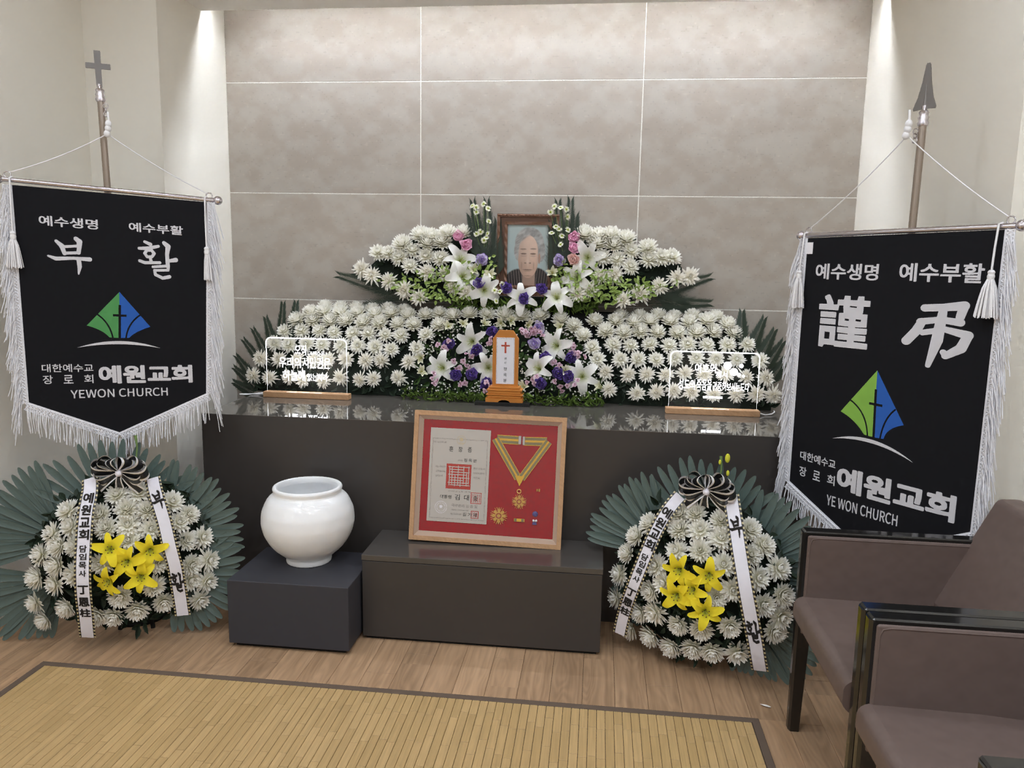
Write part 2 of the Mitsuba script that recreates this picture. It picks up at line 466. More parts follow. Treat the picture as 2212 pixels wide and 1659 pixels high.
# ------------------------------------------------------------------ armchairs
def armchair(y0, label):
    """Facing -x; y0 is the far outer face of the chair, .576 m wide."""
    c = thing("armchair", label, "chair", "brown leather armchairs with black lacquer frames")
    W, X0, X1, AH, TK = .574, 1.395, 2.06, .646, .043
    for s in (0, 1):
        a = y0 - TK if s == 0 else y0 - W
        b = a + TK
        leg = trimesh.convex.convex_hull(np.array([(X0 + (.006 if e else 0), y, z) for z in (AH - .006,) for e, y in ((0, a + .012), (0, b - .012), (1, a), (1, b))]
              + [(X0 + .052, y, AH - .04) for y in (a, b)] + [(X0 + .040, y, .35) for y in (a, b)]
              + [(X0 + .001 + (.005 if e else 0), y, 0) for e, y in ((0, a + .012), (0, b - .012), (1, a), (1, b))] + [(X0 + .032, y, 0) for y in (a, b)]))
        add("front_leg", leg, "lacquer", c)
        add("arm_rail", bx(X0 + .005, X1, a, b, AH - .042, AH, .004), "lacquer", c, label="glossy black arm rail")
        add("rear_leg", trimesh.convex.convex_hull(np.array([(x, y, z) for y in (a, b) for x, z in ((X1 - .045, AH - .03), (X1, AH - .03), (X1 + .02, 0), (X1 - .012, 0))])), "lacquer", c)
        add("side_rail", bx(X0 + .03, X1 - .02, a + .004, b - .004, .285, .325, .003), "lacquer", c)
        px0, px1, pz0, pz1 = X0 + .013, X1 - .05, .322, AH - .011
        pa, pb = (a - .005, a + .020) if s == 0 else (b - .020, b + .005)
        p = add("side_panel", rbox(px0, px1, pa, pb, pz0, pz1, .008), "leather", c, smooth=35, label="brown leather side panel")
        yy = a - .0045 if s == 0 else b + .0045
        P = [(px0 + .008, yy, pz0), (px0 + .008, yy, pz1 - .028), (px0 + .014, yy, pz1 - .012), (px0 + .030, yy, pz1 - .008), (px1 - .02, yy, pz1 - .008)]
        add("piping", tube(P, .0022, 6), "leather", p, smooth=True)
    i0, i1 = y0 - W + TK + .001, y0 - TK - .001
    # seat cushion: rounded profile in (x, z), swept across
    rnd = lambda pts, r: Polygon(pts).buffer(-r, join_style=2).buffer(r, quad_segs=10).simplify(.0006)
    pr_ = rnd([(X0 + .055, .318), (X0 - .013, .375), (X0 - .013, .443), (X0 + .25, .439), (X0 + .46, .425), (X0 + .46, .318)], .030)
    m = trimesh.creation.extrude_polygon(pr_, i1 - i0, engine="earcut")
    m.vertices = np.c_[m.vertices[:, 0], i0 + m.vertices[:, 2], m.vertices[:, 1]]
    m.invert()
    m.fix_normals()
    add("seat", m, "leather", c, smooth=35, label="padded brown leather seat")
    bp = rnd([(X0 + .366, .42), (X0 + .383, .445), (X0 + .536, .772), (X0 + .628, .772), (X0 + .50, .42)], .026)
    m = trimesh.creation.extrude_polygon(bp, i1 - i0 + .02, engine="earcut")
    m.vertices = np.c_[m.vertices[:, 0], i0 - .01 + m.vertices[:, 2], m.vertices[:, 1]]
    m.invert()
    m.fix_normals()
    add("backrest", m, "leather", c, smooth=35, label="padded brown leather backrest")
    add("apron", bx(X0 + .05, X0 + .07, i0, i1, .285, .318), "lacquer", c)
    return c


armchair(-1.552, "brown leather armchair with black lacquer frame, beside the right-hand wreath")
armchair(-2.134, "brown leather armchair with black lacquer frame, nearest the camera at the lower right edge")

# ------------------------------------------------------------------ framed medal and certificate, leaning on the table
fr = thing("award_frame", "wood framed red felt display of a certificate and medals on the bench", "picture frame")
FW, FH = .597, .508
bl, tl = np.array([.055, -1.022, .3354]), np.array([.062, -.941, .842])
w = (tl - bl); w /= np.linalg.norm(w)
u = np.array([1.0, .006, 0]); u -= w * (u @ w); u /= np.linalg.norm(u)
FM = local(bl + np.array([0, 0, .005]), u, w, np.cross(u, w))
# in the frame's own coordinates: x right, y up, z towards the viewer


def frail(pts, z0, z1):
    a = extrude(Polygon(pts), z1 - z0)
    a.apply_translation([0, 0, z0])
    return a


E1 = .017
for pts in ([(0, 0), (FW, 0), (FW - E1, E1), (E1, E1)], [(0, FH), (E1, FH - E1), (FW - E1, FH - E1), (FW, FH)], [(0, 0), (E1, E1), (E1, FH - E1), (0, FH)], [(FW, 0), (FW, FH), (FW - E1, FH - E1), (FW - E1, E1)]):
    add("rail", frail(pts, -.012, .026), "frame_wood", fr, M=FM)
E2, dz = .034, .020
def inner_rail(p0, p1, q0, q1):
    m = trimesh.Trimesh([(*p0, .018), (*p1, .018), (*q1, .002), (*q0, .002)], [[0, 1, 2], [0, 2, 3]])
    return cat(m, trimesh.Trimesh([(*p0, -.002), (*p1, -.002), (*q1, -.002), (*q0, -.002)], [[0, 2, 1], [0, 3, 2]]))
c4 = lambda e: [(e, e), (FW - e, e), (FW - e, FH - e), (e, FH - e)]
for i in range(4):
    a, b = c4(E1), c4(E2)
    add("slope", inner_rail(a[i], a[(i + 1) % 4], b[i], b[(i + 1) % 4]), "frame_wood_pale", fr, M=FM, label="pale sloping inner rail")
add("felt", bx(E1, FW - E1, E1, FH - E1, -.004, 0), "felt_red", fr, M=FM, label="red felt backing")
add("back_board", bx(.004, FW - .004, .004, FH - .004, -.014, -.004), "frame_wood", fr, M=FM)
add("glass", trimesh.Trimesh([(E1, E1, .020), (FW - E1, E1, .020), (FW - E1, FH - E1, .020), (E1, FH - E1, .020)], [[0, 1, 2], [0, 2, 3]]), "pane", fr, M=FM, label="glass front")
ce = add("certificate", bx(.063, .302, .0745, .4425, .0004, .0022), "certificate", fr, M=FM, label="cream certificate sheet")


def print_(text, u0, u1, z0, z1, mat, parent, M, name="lettering", bold=0, h=.0004, z=.0022, **kw):
    m = extrude(fit_text(text, u0, u1, z0, z1, bold), h)
    m.apply_translation([0, 0, z])
    return add(name, m, mat, parent, M=M, **kw)


def outline(x0, x1, y0, y1, t):
    return sbox(x0, y0, x1, y1).difference(sbox(x0 + t, y0 + t, x1 - t, y1 - t))


bd = extrude(union_all([outline(.073, .292, .087, .402, .0007), outline(.0752, .2898, .0892, .3998, .0004)]), .0003)
bd.apply_translation([0, 0, .0022])
add("ruled_border", bd, "grey_ink", ce, M=FM)
for t, a in (("훈", .140), ("장", .177), ("증", .214)):
    print_(t, a, a + .016, .352, .372, "ink", ce, FM, bold=1)
for t, a, b, y0, y1, bo in (("제 1220 호", .078, .128, .383, .390, 0), ("교장", .176, .196, .315, .322, 0), ("정 옥 분", .201, .251, .314, .327, 1), ("위는 우리나라", .090, .130, .286, .294, 0), ("교육봉사와", .090, .130, .268, .276, 0), ("발전에", .090, .118, .250, .258, 0),
                         ("헌신으로써", .240, .285, .286, .294, 0), ("이바지한바", .240, .285, .268, .276, 0), ("크므로", .240, .268, .250, .258, 0), ("1999 년 8 월 31 일", .145, .232, .194, .199, 0), ("대통령", .113, .158, .166, .180, 1), ("김  대", .172, .228, .163, .185, 1), ("중", .245, .262, .163, .182, 1),
                         ("국무총리 김 종 필", .160, .262, .135, .147, 0), ("이 증을 행정자치부의 훈장부에 기입함", .160, .228, .121, .126, 0), ("행정자치부장관", .158, .202, .103, .111, 0), ("김 기 재", .206, .262, .101, .115, 1)):
    print_(t, a, b, y0, y1, "ink" if bo else "grey_ink", ce, FM, bold=bo)
# red state seal: square with pale old-style strokes
sq = sbox(.133, .206, .232, .304)
strokes = [LineString([(x, a), (x, b)]).buffer(.0017, cap_style=2) for x, a, b in ((.146, .218, .296), (.156, .224, .29), (.168, .216, .262), (.180, .22, .298), (.190, .214, .252), (.202, .226, .296), (.214, .218, .27), (.222, .226, .296))]
strokes += [LineString([(a, y), (b, y)]).buffer(.0017, cap_style=2) for y, a, b in ((.292, .14, .226), (.282, .144, .2), (.272, .15, .226), (.262, .14, .212), (.25, .144, .226), (.240, .15, .2), (.23, .14, .222), (.221, .15, .228))]
se = extrude(sq.difference(union_all(strokes).buffer(0)), .0004)
se.apply_translation([0, 0, .0023])
add("state_seal", se, "seal_red", ce, M=FM, label="large red square seal")
for x0, x1, y0, y1 in ((.234, .277, .152, .196), (.238, .269, .094, .124)):
    g = union_all([outline(x0, x1, y0, y1, .0025)] + [LineString([(x0 + .006 + .0075 * i, y0 + .006), (x0 + .006 + .0075 * i, y1 - .006)]).buffer(.0011) for i in range(int((x1 - x0 - .008) / .0075) + 1)])
    m = extrude(g, .0003); m.apply_translation([0, 0, .0021])
    add("name_seal", m, "seal_red", ce, M=FM, label="small red square seal")
m = extrude(union_all([Point(.187, .398).buffer(.018).difference(Point(.187, .398).buffer(.0165)), Point(.187, .401).buffer(.008), sbox(.177, .385, .197, .388)]), .0004); m.apply_translation([0, 0, .0022])
add("crest", m, "gold_print", ce, M=FM, label="pale gold crest")
m = extrude(union_all([Point(.118, .131).buffer(.024).difference(Point(.118, .131).buffer(.0225)), Point(.118, .131).buffer(.017).difference(Point(.118, .131).buffer(.0158)), Point(.118, .133).buffer(.006)]), .0003); m.apply_translation([0, 0, .0022])
add("embossed_seal", m, "white_paper", ce, M=FM, label="pale round embossed seal")


def star_medal(cx, cy, r, key):
    md = add(key, extrude(union_all([affinity.rotate(Polygon([(cx - r * .07, cy), (cx - r * .16, cy + r * .62), (cx - r * .10, cy + r * .74), (cx, cy + r * (.98 if i % 2 == 0 else .80)), (cx + r * .10, cy + r * .74), (cx + r * .16, cy + r * .62), (cx + r * .07, cy)]), 45 * i, origin=(cx, cy)) for i in range(8)]
          + [affinity.rotate(sbox(cx - r * .03, cy, cx + r * .03, cy + r * .98), 45 * i + 15 * s, origin=(cx, cy)) for i in range(8) for s in (-1, 1)]), .003), "gold", fr, M=FM @ np.array([[1, 0, 0, 0], [0, 1, 0, 0], [0, 0, 1, .001], [0, 0, 0, 1]]), label="gold star medal")
    for rr, z, mt in ((.42, .0055, "gold"), (.32, .0062, "enamel_red"), (.2, .0072, "gold")):
        d = trimesh.creation.cylinder(r * rr, z, sections=32); d.apply_translation([cx, cy, z / 2])
        add("disc", d, mt, md, M=FM)
    return md


def band(P, w, z0, parent):
    """A flat striped ribbon along a polyline: yellow, with grey stripes."""
    L = LineString(P)
    for mt, nm, g in (("ribbon_yellow", "yellow_stripe", L.buffer(w / 2, cap_style=2, join_style=2)), ("ribbon_grey", "grey_stripe", union_all([L.parallel_offset(w * .27, s, join_style=2).buffer(w * .15, cap_style=2, join_style=2) for s in ("left", "right")]))):
        m = extrude(g, .0012 if mt == "ribbon_yellow" else .0016)
        m.apply_translation([0, 0, z0])
        add(nm, m, mt, parent, M=FM)


nk = thing("award_frame__neck_ribbon", None, None)
band([(.417, .410), (.328, .411)], .034, .001, nk)
band([(.432, .408), (.523, .411)], .034, .001, nk)
band([(.321, .413), (.418, .262)], .030, .0028, nk)
band([(.530, .412), (.430, .262)], .030, .0032, nk)
cl = cat(bx(.412, .423, .395, .428, .002, .006, .001), bx(.428, .437, .393, .426, .002, .006, .001))
add("clasp", cl, "silver", nk, M=FM, label="pale ribbon clasp")
add("tip", frail([(.405, .272), (.443, .272), (.424, .232)], .003, .0055), "ribbon_yellow", nk, M=FM)
rg = trimesh.creation.torus(.0075, .0022, major_sections=24, minor_sections=8); rg.apply_translation([.424, .212, .004])
add("hanger_ring", rg, "gold", fr, M=FM)
star_medal(.426, .172, .030, "medal")
star_medal(.349, .112, .035, "medal")
add("ribbon_bar", bx(.409, .451, .094, .106, .001, .005, .001), "ribbon_yellow", fr, M=FM, label="small yellow ribbon bar")
add("ribbon_bar_stripe", cat(bx(.411, .420, .0942, .1058, .001, .0053), bx(.438, .448, .0942, .1058, .001, .0053)), "ribbon_grey", fr, M=FM)
add("lapel_pin", cat(bx(.491, .497, .216, .226, .001, .004, .001), bx(.499, .506, .215, .227, .001, .004, .001)), "gold", fr, M=FM, label="tiny gold lapel pin")
ro = trimesh.creation.icosphere(2, .011); ro.apply_scale([1, 1, .4]); ro.apply_translation([.491, .128, .004])
rs = add("rosette", ro, "enamel_blue", fr, M=FM, smooth=True, label="small dark blue rosette")
r2 = [trimesh.creation.icosphere(1, .005) for _ in range(2)]
for q, x in zip(r2, (.486, .496)):
    q.apply_translation([x, .102, .004])
add("pearl", cat(r2), "white_paper", rs, M=FM, smooth=True)
add("pendant", frail([(.481, .086), (.499, .086), (.497, .097), (.483, .097)], .001, .004), "enamel_blue", rs, M=FM)

# ------------------------------------------------------------------ memorial tablet and its board
TBX, TBY = .356, -.455
add("tablet_board", bx(.224, .472, -.50, -.37, TH, TH + .016, .001), "black_board", label="narrow black board under the wooden memorial tablet", cat="board")
tk = thing("memorial_tablet", "orange-brown wooden memorial tablet with paper slip and red cross", "memorial tablet")
z0 = TH + .016
sh = Polygon([(-.058, .068), (.058, .068), (.058, .285), (.032, .322), (-.032, .322), (-.058, .285)])
m = extrude(sh, .022)
TM = local([TBX, TBY, z0], [1, 0, 0], [0, 0, 1], [0, -1, 0])
m.apply_translation([0, 0, -.011])
add("body", m, "tablet_wood", tk, M=TM)
for a, b, zz0, zz1, d in ((-.084, .084, .0, .018, .040), (-.076, .076, .018, .030, .036), (-.083, .083, .030, .036, .040), (-.074, .074, .036, .050, .034), (-.080, .080, .050, .058, .037), (-.070, .070, .058, .069, .030)):
    if zz0 == 0:
        g = sbox(a, 0, b, .018).difference(union_all([Polygon([(-.028, -.001), (-.022, .006), (-.010, .010), (.010, .010), (.022, .006), (.028, -.001)])]))
        m = extrude(g, 2 * d); m.apply_translation([0, 0, -d])
        add("base_foot", m, "tablet_wood", tk, M=TM)
    else:
        add("base_step", bx(a, b, zz0, zz1, -d, d, .002), "tablet_wood", tk, M=TM)
pp = add("paper_slip", bx(-.041, .041, .080, .290, .011, .0118), "white_paper", tk, M=TM, label="white paper slip")
dots = [sbox(x - .0011, y - .0011, x + .0011, y + .0011) for y in np.arange(.084, .288, .005) for x in (-.0385, .0385)] + [sbox(x - .0014, .284, x + .0014, .287) for x in np.arange(-.036, .037, .008)]
m = extrude(union_all(dots), .0003); m.apply_translation([0, 0, .0118])
add("dotted_border", m, "grey_ink", pp, M=TM)
m = extrude(union_all([sbox(-.004, .220, .004, .270), sbox(-.019, .250, .019, .257)]), .0005); m.apply_translation([0, 0, .0118])
add("cross", m, "cross_red", pp, M=TM, label="red printed cross")
for t, s, y in (("권", .011, .190), ("사", .011, .171), ("정", .015, .141), ("옥", .015, .114), ("분", .015, .088)):
    print_(t, -s / 2, s / 2, y, y + s, "ink", pp, TM, bold=1, z=.0118)


# ------------------------------------------------------------------ lit acrylic signs
def acrylic_sign(x0, x1, y, hgt, lines, label, extra=None):
    k = thing("acrylic_sign", label, "sign", None)
    m = bx(x0, x1, y - .024, y + .024, TH, TH + .026, .002)
    add("base", m, "sign_wood", k, label="light wooden base")
    a, b, r = x0 + .012, x1 - .012, .022
    zt = TH + hgt
    ang = np.linspace(0, np.pi / 2, 7)
    P = [(a, TH + .024)] + [(a + r - r * math.cos(t), zt - r + r * math.sin(t)) for t in ang] + [(b - r + r * math.sin(t), zt - r + r * math.cos(t)) for t in ang] + [(b, TH + .024)]
    g = Polygon(P)
    sheet = trimesh.creation.triangulate_polygon(g, engine="earcut")
    v = np.c_[sheet[0][:, 0], np.full(len(sheet[0]), y), sheet[0][:, 1]]
    add("panel", trimesh.Trimesh(v, sheet[1]), "acrylic", k, label="clear acrylic panel")
    emit("glowing_edge", tube([(p[0], y, p[1]) for p in P], .0026, 8, False), [.93, .96, 1.0], SIGN, k, label="white glowing edge")
    slot = bx(x0 + .11, x1 - .13, y - .012, y - .008, TH + .0255, TH + .0268)
    emit("light_slot", slot, [1.0, .80, .45], SIGN * .7, k, label="warm glowing slot in the base")
    SM = local([a, y - .001, TH + .026], [1, 0, 0], [0, 0, 1], [0, -1, 0])
    gs = [fit_text(t, (b - a) * p0, (b - a) * p1, hgt * q0, hgt * q1, bo) for t, p0, p1, q0, q1, bo in lines]
    if extra:
        gs += extra(b - a, hgt)
    m = extrude(union_all([x.buffer(.0001) for x in gs]), .0008)
    emit("lettering", m, [.93, .96, 1.0], SIGN * .85, k, M=SM, label="white glowing lettering")
    return k


s1 = acrylic_sign(-.771, -.363, -.480, .276, [("오직", .36, .50, .63, .80, 1), ("그리스도", .53, .73, .64, .70, 0), ("우리의", .16, .43, .41, .59, 1), ("시민권은", .45, .80, .41, .60, 1), ("하늘에", .20, .48, .19, .37, 1), ("있는지라", .51, .76, .20, .32, 1)],
                  "glowing clear acrylic sign on a wooden base at the left end of the altar table")
butter = lambda W, Hh: [Point(W * .645, Hh * .70).buffer(.017), Point(W * .72, Hh * .60).buffer(.017), Point(W * .80, Hh * .70).buffer(.009), Point(W * .78, Hh * .56).buffer(.008), Point(W * .83, Hh * .54).buffer(.006), sbox(W * .39, Hh * .165, W * .44, Hh * .20), sbox(W * .45, Hh * .165, W * .61, Hh * .20)]
s2 = acrylic_sign(1.071, 1.470, -.506, .272, [("여호와", .28, .53, .57, .72, 1), ("께서", .52, .65, .50, .61, 1), ("성도의", .10, .29, .30, .46, 1), ("죽음을", .31, .48, .29, .47, 1), ("귀중히", .49, .64, .29, .44, 1), ("보시는도다", .65, .90, .29, .43, 1)],
                  "glowing clear acrylic sign on a wooden base at the right end of the altar table", butter)
zc = TH + .0035
add("cable", tube([(-.765, -.47, zc + .012), (-.80, -.462, zc + .004), (-.85, -.455, zc), (-.885, -.46, zc), (-.90, -.47, zc), (-.893, -.48, zc), (-.875, -.478, zc), (-.855, -.463, zc), (-.83, -.43, zc), (-.80, -.36, zc)], .0028, 8), "cable", s1, smooth=True, label="white power cable")
add("cable", tube([(1.466, -.50, zc + .01), (1.50, -.49, zc), (1.53, -.475, zc + .002), (1.55, -.44, zc + .006), (1.56, -.38, zc)], .0028, 8), "cable", s2, smooth=True, label="white power cable")


# ------------------------------------------------------------------ memorial portrait
def portrait_col(p, n, uv):
    u, v = uv.x, uv.y
    def ell(cx, cy, rx, ry, s=.06):
        return 1 - smoothstep(1 - s, 1 + s, dr.sqrt(dr.square((u - cx) / rx) + dr.square((v - cy) / ry)))
    hair_n = fbm(u * 9 + v * 4, v * 26 - u * 10, 3.0, octaves=3)
    c = mix([.36, .47, .49], [.52, .60, .60], v * .6 + .2 * u)
    # shoulders and jacket
    sh = dr.maximum(ell(.30, -.06, .42, .34, .05), ell(.72, -.06, .36, .36, .05))
    stripe = smoothstep(.62, .9, dr.sin((u * 46 + v * 7 * dr.select(u < .5, 1.0, -1.0)) * 2.2) * .5 + .5)
    c = mix(c, mix([.025, .02, .02], [.16, .13, .12], stripe * .8), sh)
    # neck
    nk = smoothstep(.36, .40, u) * (1 - smoothstep(.66, .70, u)) * (1 - smoothstep(.20, .28, v))
    c = mix(c, mix([.34, .22, .17], [.45, .31, .25], (u - .35) * 2), nk)
    # hair behind
    hair = dr.maximum(ell(.535, .70, .345, .255), dr.maximum(ell(.275, .57, .105, .16), ell(.815, .57, .105, .17)))
    c = mix(c, mix([.20, .19, .185], [.56, .57, .57], hair_n), hair)
    # face
    f = dr.maximum(ell(.51, .56, .235, .265, .04), ell(.51, .42, .24, .285, .04))
    light = .80 + .32 * smoothstep(.25, .62, u) - .25 * smoothstep(.68, .80, u) + .10 * (fbm(u * 14, v * 14, 2.0) - .5)
    skin = mix([.54, .365, .285], [.68, .51, .425], smoothstep(.2, .7, v)) * light
    c = mix(c, skin, f)
    c = mix(c, [.44, .28, .22], ell(.775, .45, .03, .085, .2) * (1 - f))
    # parted hair over the forehead
    fringe = smoothstep(.0, .05, (v - .80) + .75 * dr.square(u - .60) * 2.2) * f
    c = mix(c, mix([.22, .20, .19], [.58, .58, .57], hair_n), dr.maximum(fringe, f * (1 - smoothstep(.27, .31, u)) * smoothstep(.5, .6, v)))
    dark = mi.Float(0)
    for cx, cy, rx, ry, k in ((.40, .525, .068, .013, .85), (.625, .525, .068, .013, .85), (.39, .60, .075, .014, .55), (.63, .605, .075, .014, .6), (.445, .375, .028, .012, .6), (.555, .375, .028, .012, .6), (.50, .265, .115, .009, .75), (.50, .245, .085, .012, .3),
                              (.40, .49, .07, .014, .25), (.625, .49, .07, .014, .25), (.355, .33, .016, .06, .25), (.645, .33, .016, .06, .25), (.505, .165, .11, .012, .3)):
        dark = dr.maximum(dark, ell(cx, cy, rx, ry, .35) * k)
    c = mix(c, [.13, .075, .06], dark * f)
    c = mix(c, [.70, .54, .46], (ell(.505, .44, .022, .12, .6) * .5 + ell(.50, .40, .05, .03, .6) * .35) * f)
    return c


B("portrait_print", pr(mikit.proc(portrait_col), 0.25, 0.4))
B("frame_bronze", pr([0.115, 0.056, 0.034], 0.38, 0.5, 0.25))
B("frame_carved", {"type": "bumpmap", "arbitrary": mikit.proc(lambda p, n, uv: 0.0022 * dr.sin(p.x * 190) * dr.sin((p.x + p.z) * 150)), "bsdf": pr([0.17, 0.085, 0.052], 0.33, 0.5, 0.3)})
pk = thing("portrait_frame", "carved brown framed memorial portrait amid the flowers", "portrait")
PX0, PX1, PZ0, PZ1 = .262, .562, 1.27, 1.662
PM = local([0, -.085, 0], [1, 0, 0], [0, math.sin(.06) * 0, 1], [0, -1, 0])
def ring4(e0, e1, z0_, z1_, name, mt, lab=None):
    o, i = [(PX0 + e0, PZ0 + e0), (PX1 - e0, PZ0 + e0), (PX1 - e0, PZ1 - e0), (PX0 + e0, PZ1 - e0)], [(PX0 + e1, PZ0 + e1), (PX1 - e1, PZ0 + e1), (PX1 - e1, PZ1 - e1), (PX0 + e1, PZ1 - e1)]
    for j in range(4):
        k2 = (j + 1) % 4
        add(name, frail([o[j], o[k2], i[k2], i[j]], z0_, z1_), mt, pk, M=PM, label=lab)
ring4(0, .014, -.010, .026, "outer_moulding", "frame_carved", "carved outer moulding")
ring4(.014, .036, -.010, .015, "flat_rail", "frame_bronze")
ring4(.036, .050, -.010, .020, "inner_moulding", "frame_carved")
# leaf beads carved along the top and bottom of the outer moulding
bead = []
for x in np.arange(PX0 + .008, PX1, .011):
    q = trimesh.creation.icosphere(1, .006); q.apply_scale([1.1, .8, .6]); q.apply_translation([x, PZ1 - .007, .026]); bead.append(q)
add("carved_beads", cat(bead), "frame_carved", pk, M=PM, smooth=True)
e = .048
q = trimesh.Trimesh([(PX0 + e, PZ0 + e, .004), (PX1 - e, PZ0 + e, .004), (PX1 - e, PZ1 - e, .004), (PX0 + e, PZ1 - e, .004)], [[0, 1, 2], [0, 2, 3]], process=False)
add("picture", q, "portrait_print", pk, M=PM, uv=np.array([[0, 0], [1, 0], [1, 1], [0, 1]]), label="photograph of a grey-haired person in a dark striped jacket")
add("back_board", bx(PX0 + .01, PX1 - .01, PZ0 + .01, PZ1 - .01, -.011, .0035), "frame_bronze", pk, M=PM)
# ------------------------------------------------------------------ hanging banners
def banner(label, o, u, tl, tr, br_, tip, bl_, texts, logo, green, tass, fringe_seed, wave, rod_l, rod_r, peak, polelabel, finial, pole_top, pole_u, pole_back, tag_=False):
    """A cloth in the vertical plane through o along u; all other positions are (u, z) in that plane."""
    u = np.array([u[0], u[1], 0.0]); n = np.array([u[1], -u[0], 0.0])
    o = np.array([o[0], o[1], 0.0])
    rs = np.random.default_rng(fringe_seed)

    def S(p, h=0.0):
        p = np.asarray(p, float)
        a, z = p[..., 0], p[..., 1]
        d = wave * np.sin(a * 9 + z * 2.1 + fringe_seed) * np.clip((tl[1] - z) / .5, 0, 1) + h
        return o + a[..., None] * u + d[..., None] * n + z[..., None] * np.array([0, 0, 1.0])

    def sheet(g, h0, th, e=.035):
        m = refine(extrude(g, th), e)
        v = m.vertices
        m.vertices = S(v[:, :2], h0 + v[:, 2])
        return m

    k = thing("church_banner", label, "banner")
    out = Polygon([tl, tr, br_, tip, bl_])
    add("cloth", sheet(out, -.002, .002), "banner_cloth", k, label="black cloth")
    for t, a, b, z0, z1, bo, sl in texts:
        add("lettering", sheet(fit_text(t, a, b, z0, z1, bo, sl), .0002, .0014, .05), "embroidery", k, label="silver embroidered lettering " + t)
    # the emblem: a kite in two colours over an arc, with a dark cross and two curved gaps
    top, L, Rr, bot, arc = logo
    cx = (top[0] + bot[0]) / 2
    def qb(a, c, b, m=12):
        t = np.linspace(0, 1, m)[:, None]
        a, b, c = map(np.array, (a, b, c))
        return [tuple(x) for x in (1 - t) ** 2 * a + 2 * t * (1 - t) * c + t ** 2 * b]
    bl2, br2 = (bot[0] - .034, bot[1] + .004), (bot[0] + .034, bot[1] + .002)
    kite = Polygon([top] + [Rr] + qb(Rr, (Rr[0] - .055, Rr[1] - .018), br2) + qb(br2, bot, bl2) + qb(bl2, (L[0] + .055, L[1] - .018), L) + [L])
    H_ = top[1] - bot[1]
    cr = union_all([LineString([(cx * .3 + top[0] * .7, top[1] - H_ * .28), (bot[0], bot[1] - .01)]).buffer(.0042, cap_style=2), LineString([(cx - .022, top[1] - H_ * .50), (cx + .024, top[1] - H_ * .50 - .002)]).buffer(.0042, cap_style=2)])
    gaps = union_all([LineString(qb((L[0] + .032, L[1] + .045), (bot[0] - .026, L[1] + .01), (bot[0] - .021, bot[1] - .01))).buffer(.0028), LineString(qb((Rr[0] - .032, Rr[1] + .045), (bot[0] + .026, Rr[1] + .01), (bot[0] + .021, bot[1] - .01))).buffer(.0028)])
    body = kite.difference(union_all([cr, gaps]))
    mid = Polygon([(top[0], top[1] + .02), (bot[0], bot[1] - .05), (bot[0] - .5, bot[1] - .05), (top[0] - .5, top[1] + .02)])
    em = thing(f"{k}__emblem", None, None)
    add("left_half", sheet(body.intersection(mid), .0002, .0014), green, em, label="green half")
    add("right_half", sheet(body.difference(mid), .0002, .0014), "stitch_blue", em, label="blue half")
    a0, a1, cz = arc
    crest = Polygon(qb(a0, ((a0[0] + a1[0]) / 2, cz * 2 - (a0[1] + a1[1]) / 2), a1, 20) + qb(a1, ((a0[0] + a1[0]) / 2, cz * 2 - (a0[1] + a1[1]) / 2 - .024), a0, 20))
    add("arc", sheet(crest, .0002, .0014), "embroidery", em, label="silver arc")
    # lace edge along the sides and the pointed foot, and its fringe
    def lace(P0, P1, wd, side):
        P0, P1 = np.array(P0), np.array(P1)
        d = (P1 - P0) / np.linalg.norm(P1 - P0)
        q = np.array([-d[1], d[0]]) * side
        m = int(np.linalg.norm(P1 - P0) / .011)
        lines = []
        for j in range(m):
            a = P0 + d * np.linalg.norm(P1 - P0) * j / m
            for s in (0, 1):
                lines.append([a + q * wd * (.0 if s else 1.0), a + d * .012 + q * wd * (1.0 if s else 0)])
        for f in (0, .5, 1.0):
            lines.append([P0 + q * wd * f, P1 + q * wd * f])
        return cat([tube(S(np.array([a, (a + b) / 2, b]), .003 + .002 * rs.random()), .0024, 4, False) for a, b in lines])
    lc = cat(lace(tl, bl_, .022, -1), lace(tr, br_, .022, 1), lace(bl_, tip, .024, -1), lace(tip, br_, .024, -1))
    add("lace_edge", lc, "lace", k, kind="stuff", label="white lace edging")
    hem = union_all([LineString([tl, bl_, tip, br_, tr]).buffer(.006, cap_style=2)])
    add("hem", sheet(hem, .0006, .002), "lace", k, label="white hem")
    strands = []
    def strand(p, du, L_, r=.0019):
        t = np.linspace(0, 1, 6)
        j = rs.normal(0, .004, 2)
        pts = np.c_[p[0] + du * t ** .7 + j[0] * t, p[1] - L_ * t]
        h = .004 + .012 * rs.random() + .006 * np.sin(t * 5 + rs.random() * 6)
        strands.append(tube(S(pts, h), r * (1 - .25 * t), 4, False))
    for (A, Bp, sgn, step, L0) in ((tl, bl_, -1, .0085, .15), (tr, br_, 1, .0085, .15)):
        A, Bp = np.array(A), np.array(Bp)
        ln = np.linalg.norm(Bp - A)
        for s in np.arange(.0, ln, step):
            for rep in range(2):
                strand(A + (Bp - A) * s / ln + np.array([sgn * .012, 0]), sgn * (.012 + .026 * rs.random()), L0 * (.55 + .6 * rs.random()))
    for (A, Bp) in ((bl_, tip), (tip, br_)):
        A, Bp = np.array(A), np.array(Bp)
        ln = np.linalg.norm(Bp - A)
        for s in np.arange(0, ln, .0062):
            strand(A + (Bp - A) * s / ln + np.array([0, -.016]), .0, .085 * (.8 + .35 * rs.random()), .0022)
    add("fringe", cat(strands), "lace", k, kind="stuff", label="long white fringe")
    # rod with ball ends, hanging cord
    r0, r1 = np.array(rod_l), np.array(rod_r)
    rod = add("rod", tube(S(np.array([r0, (r0 + r1) / 2, r1]), -.004), .0085, 14), "chrome", k, smooth=40, label="chrome hanging rod")
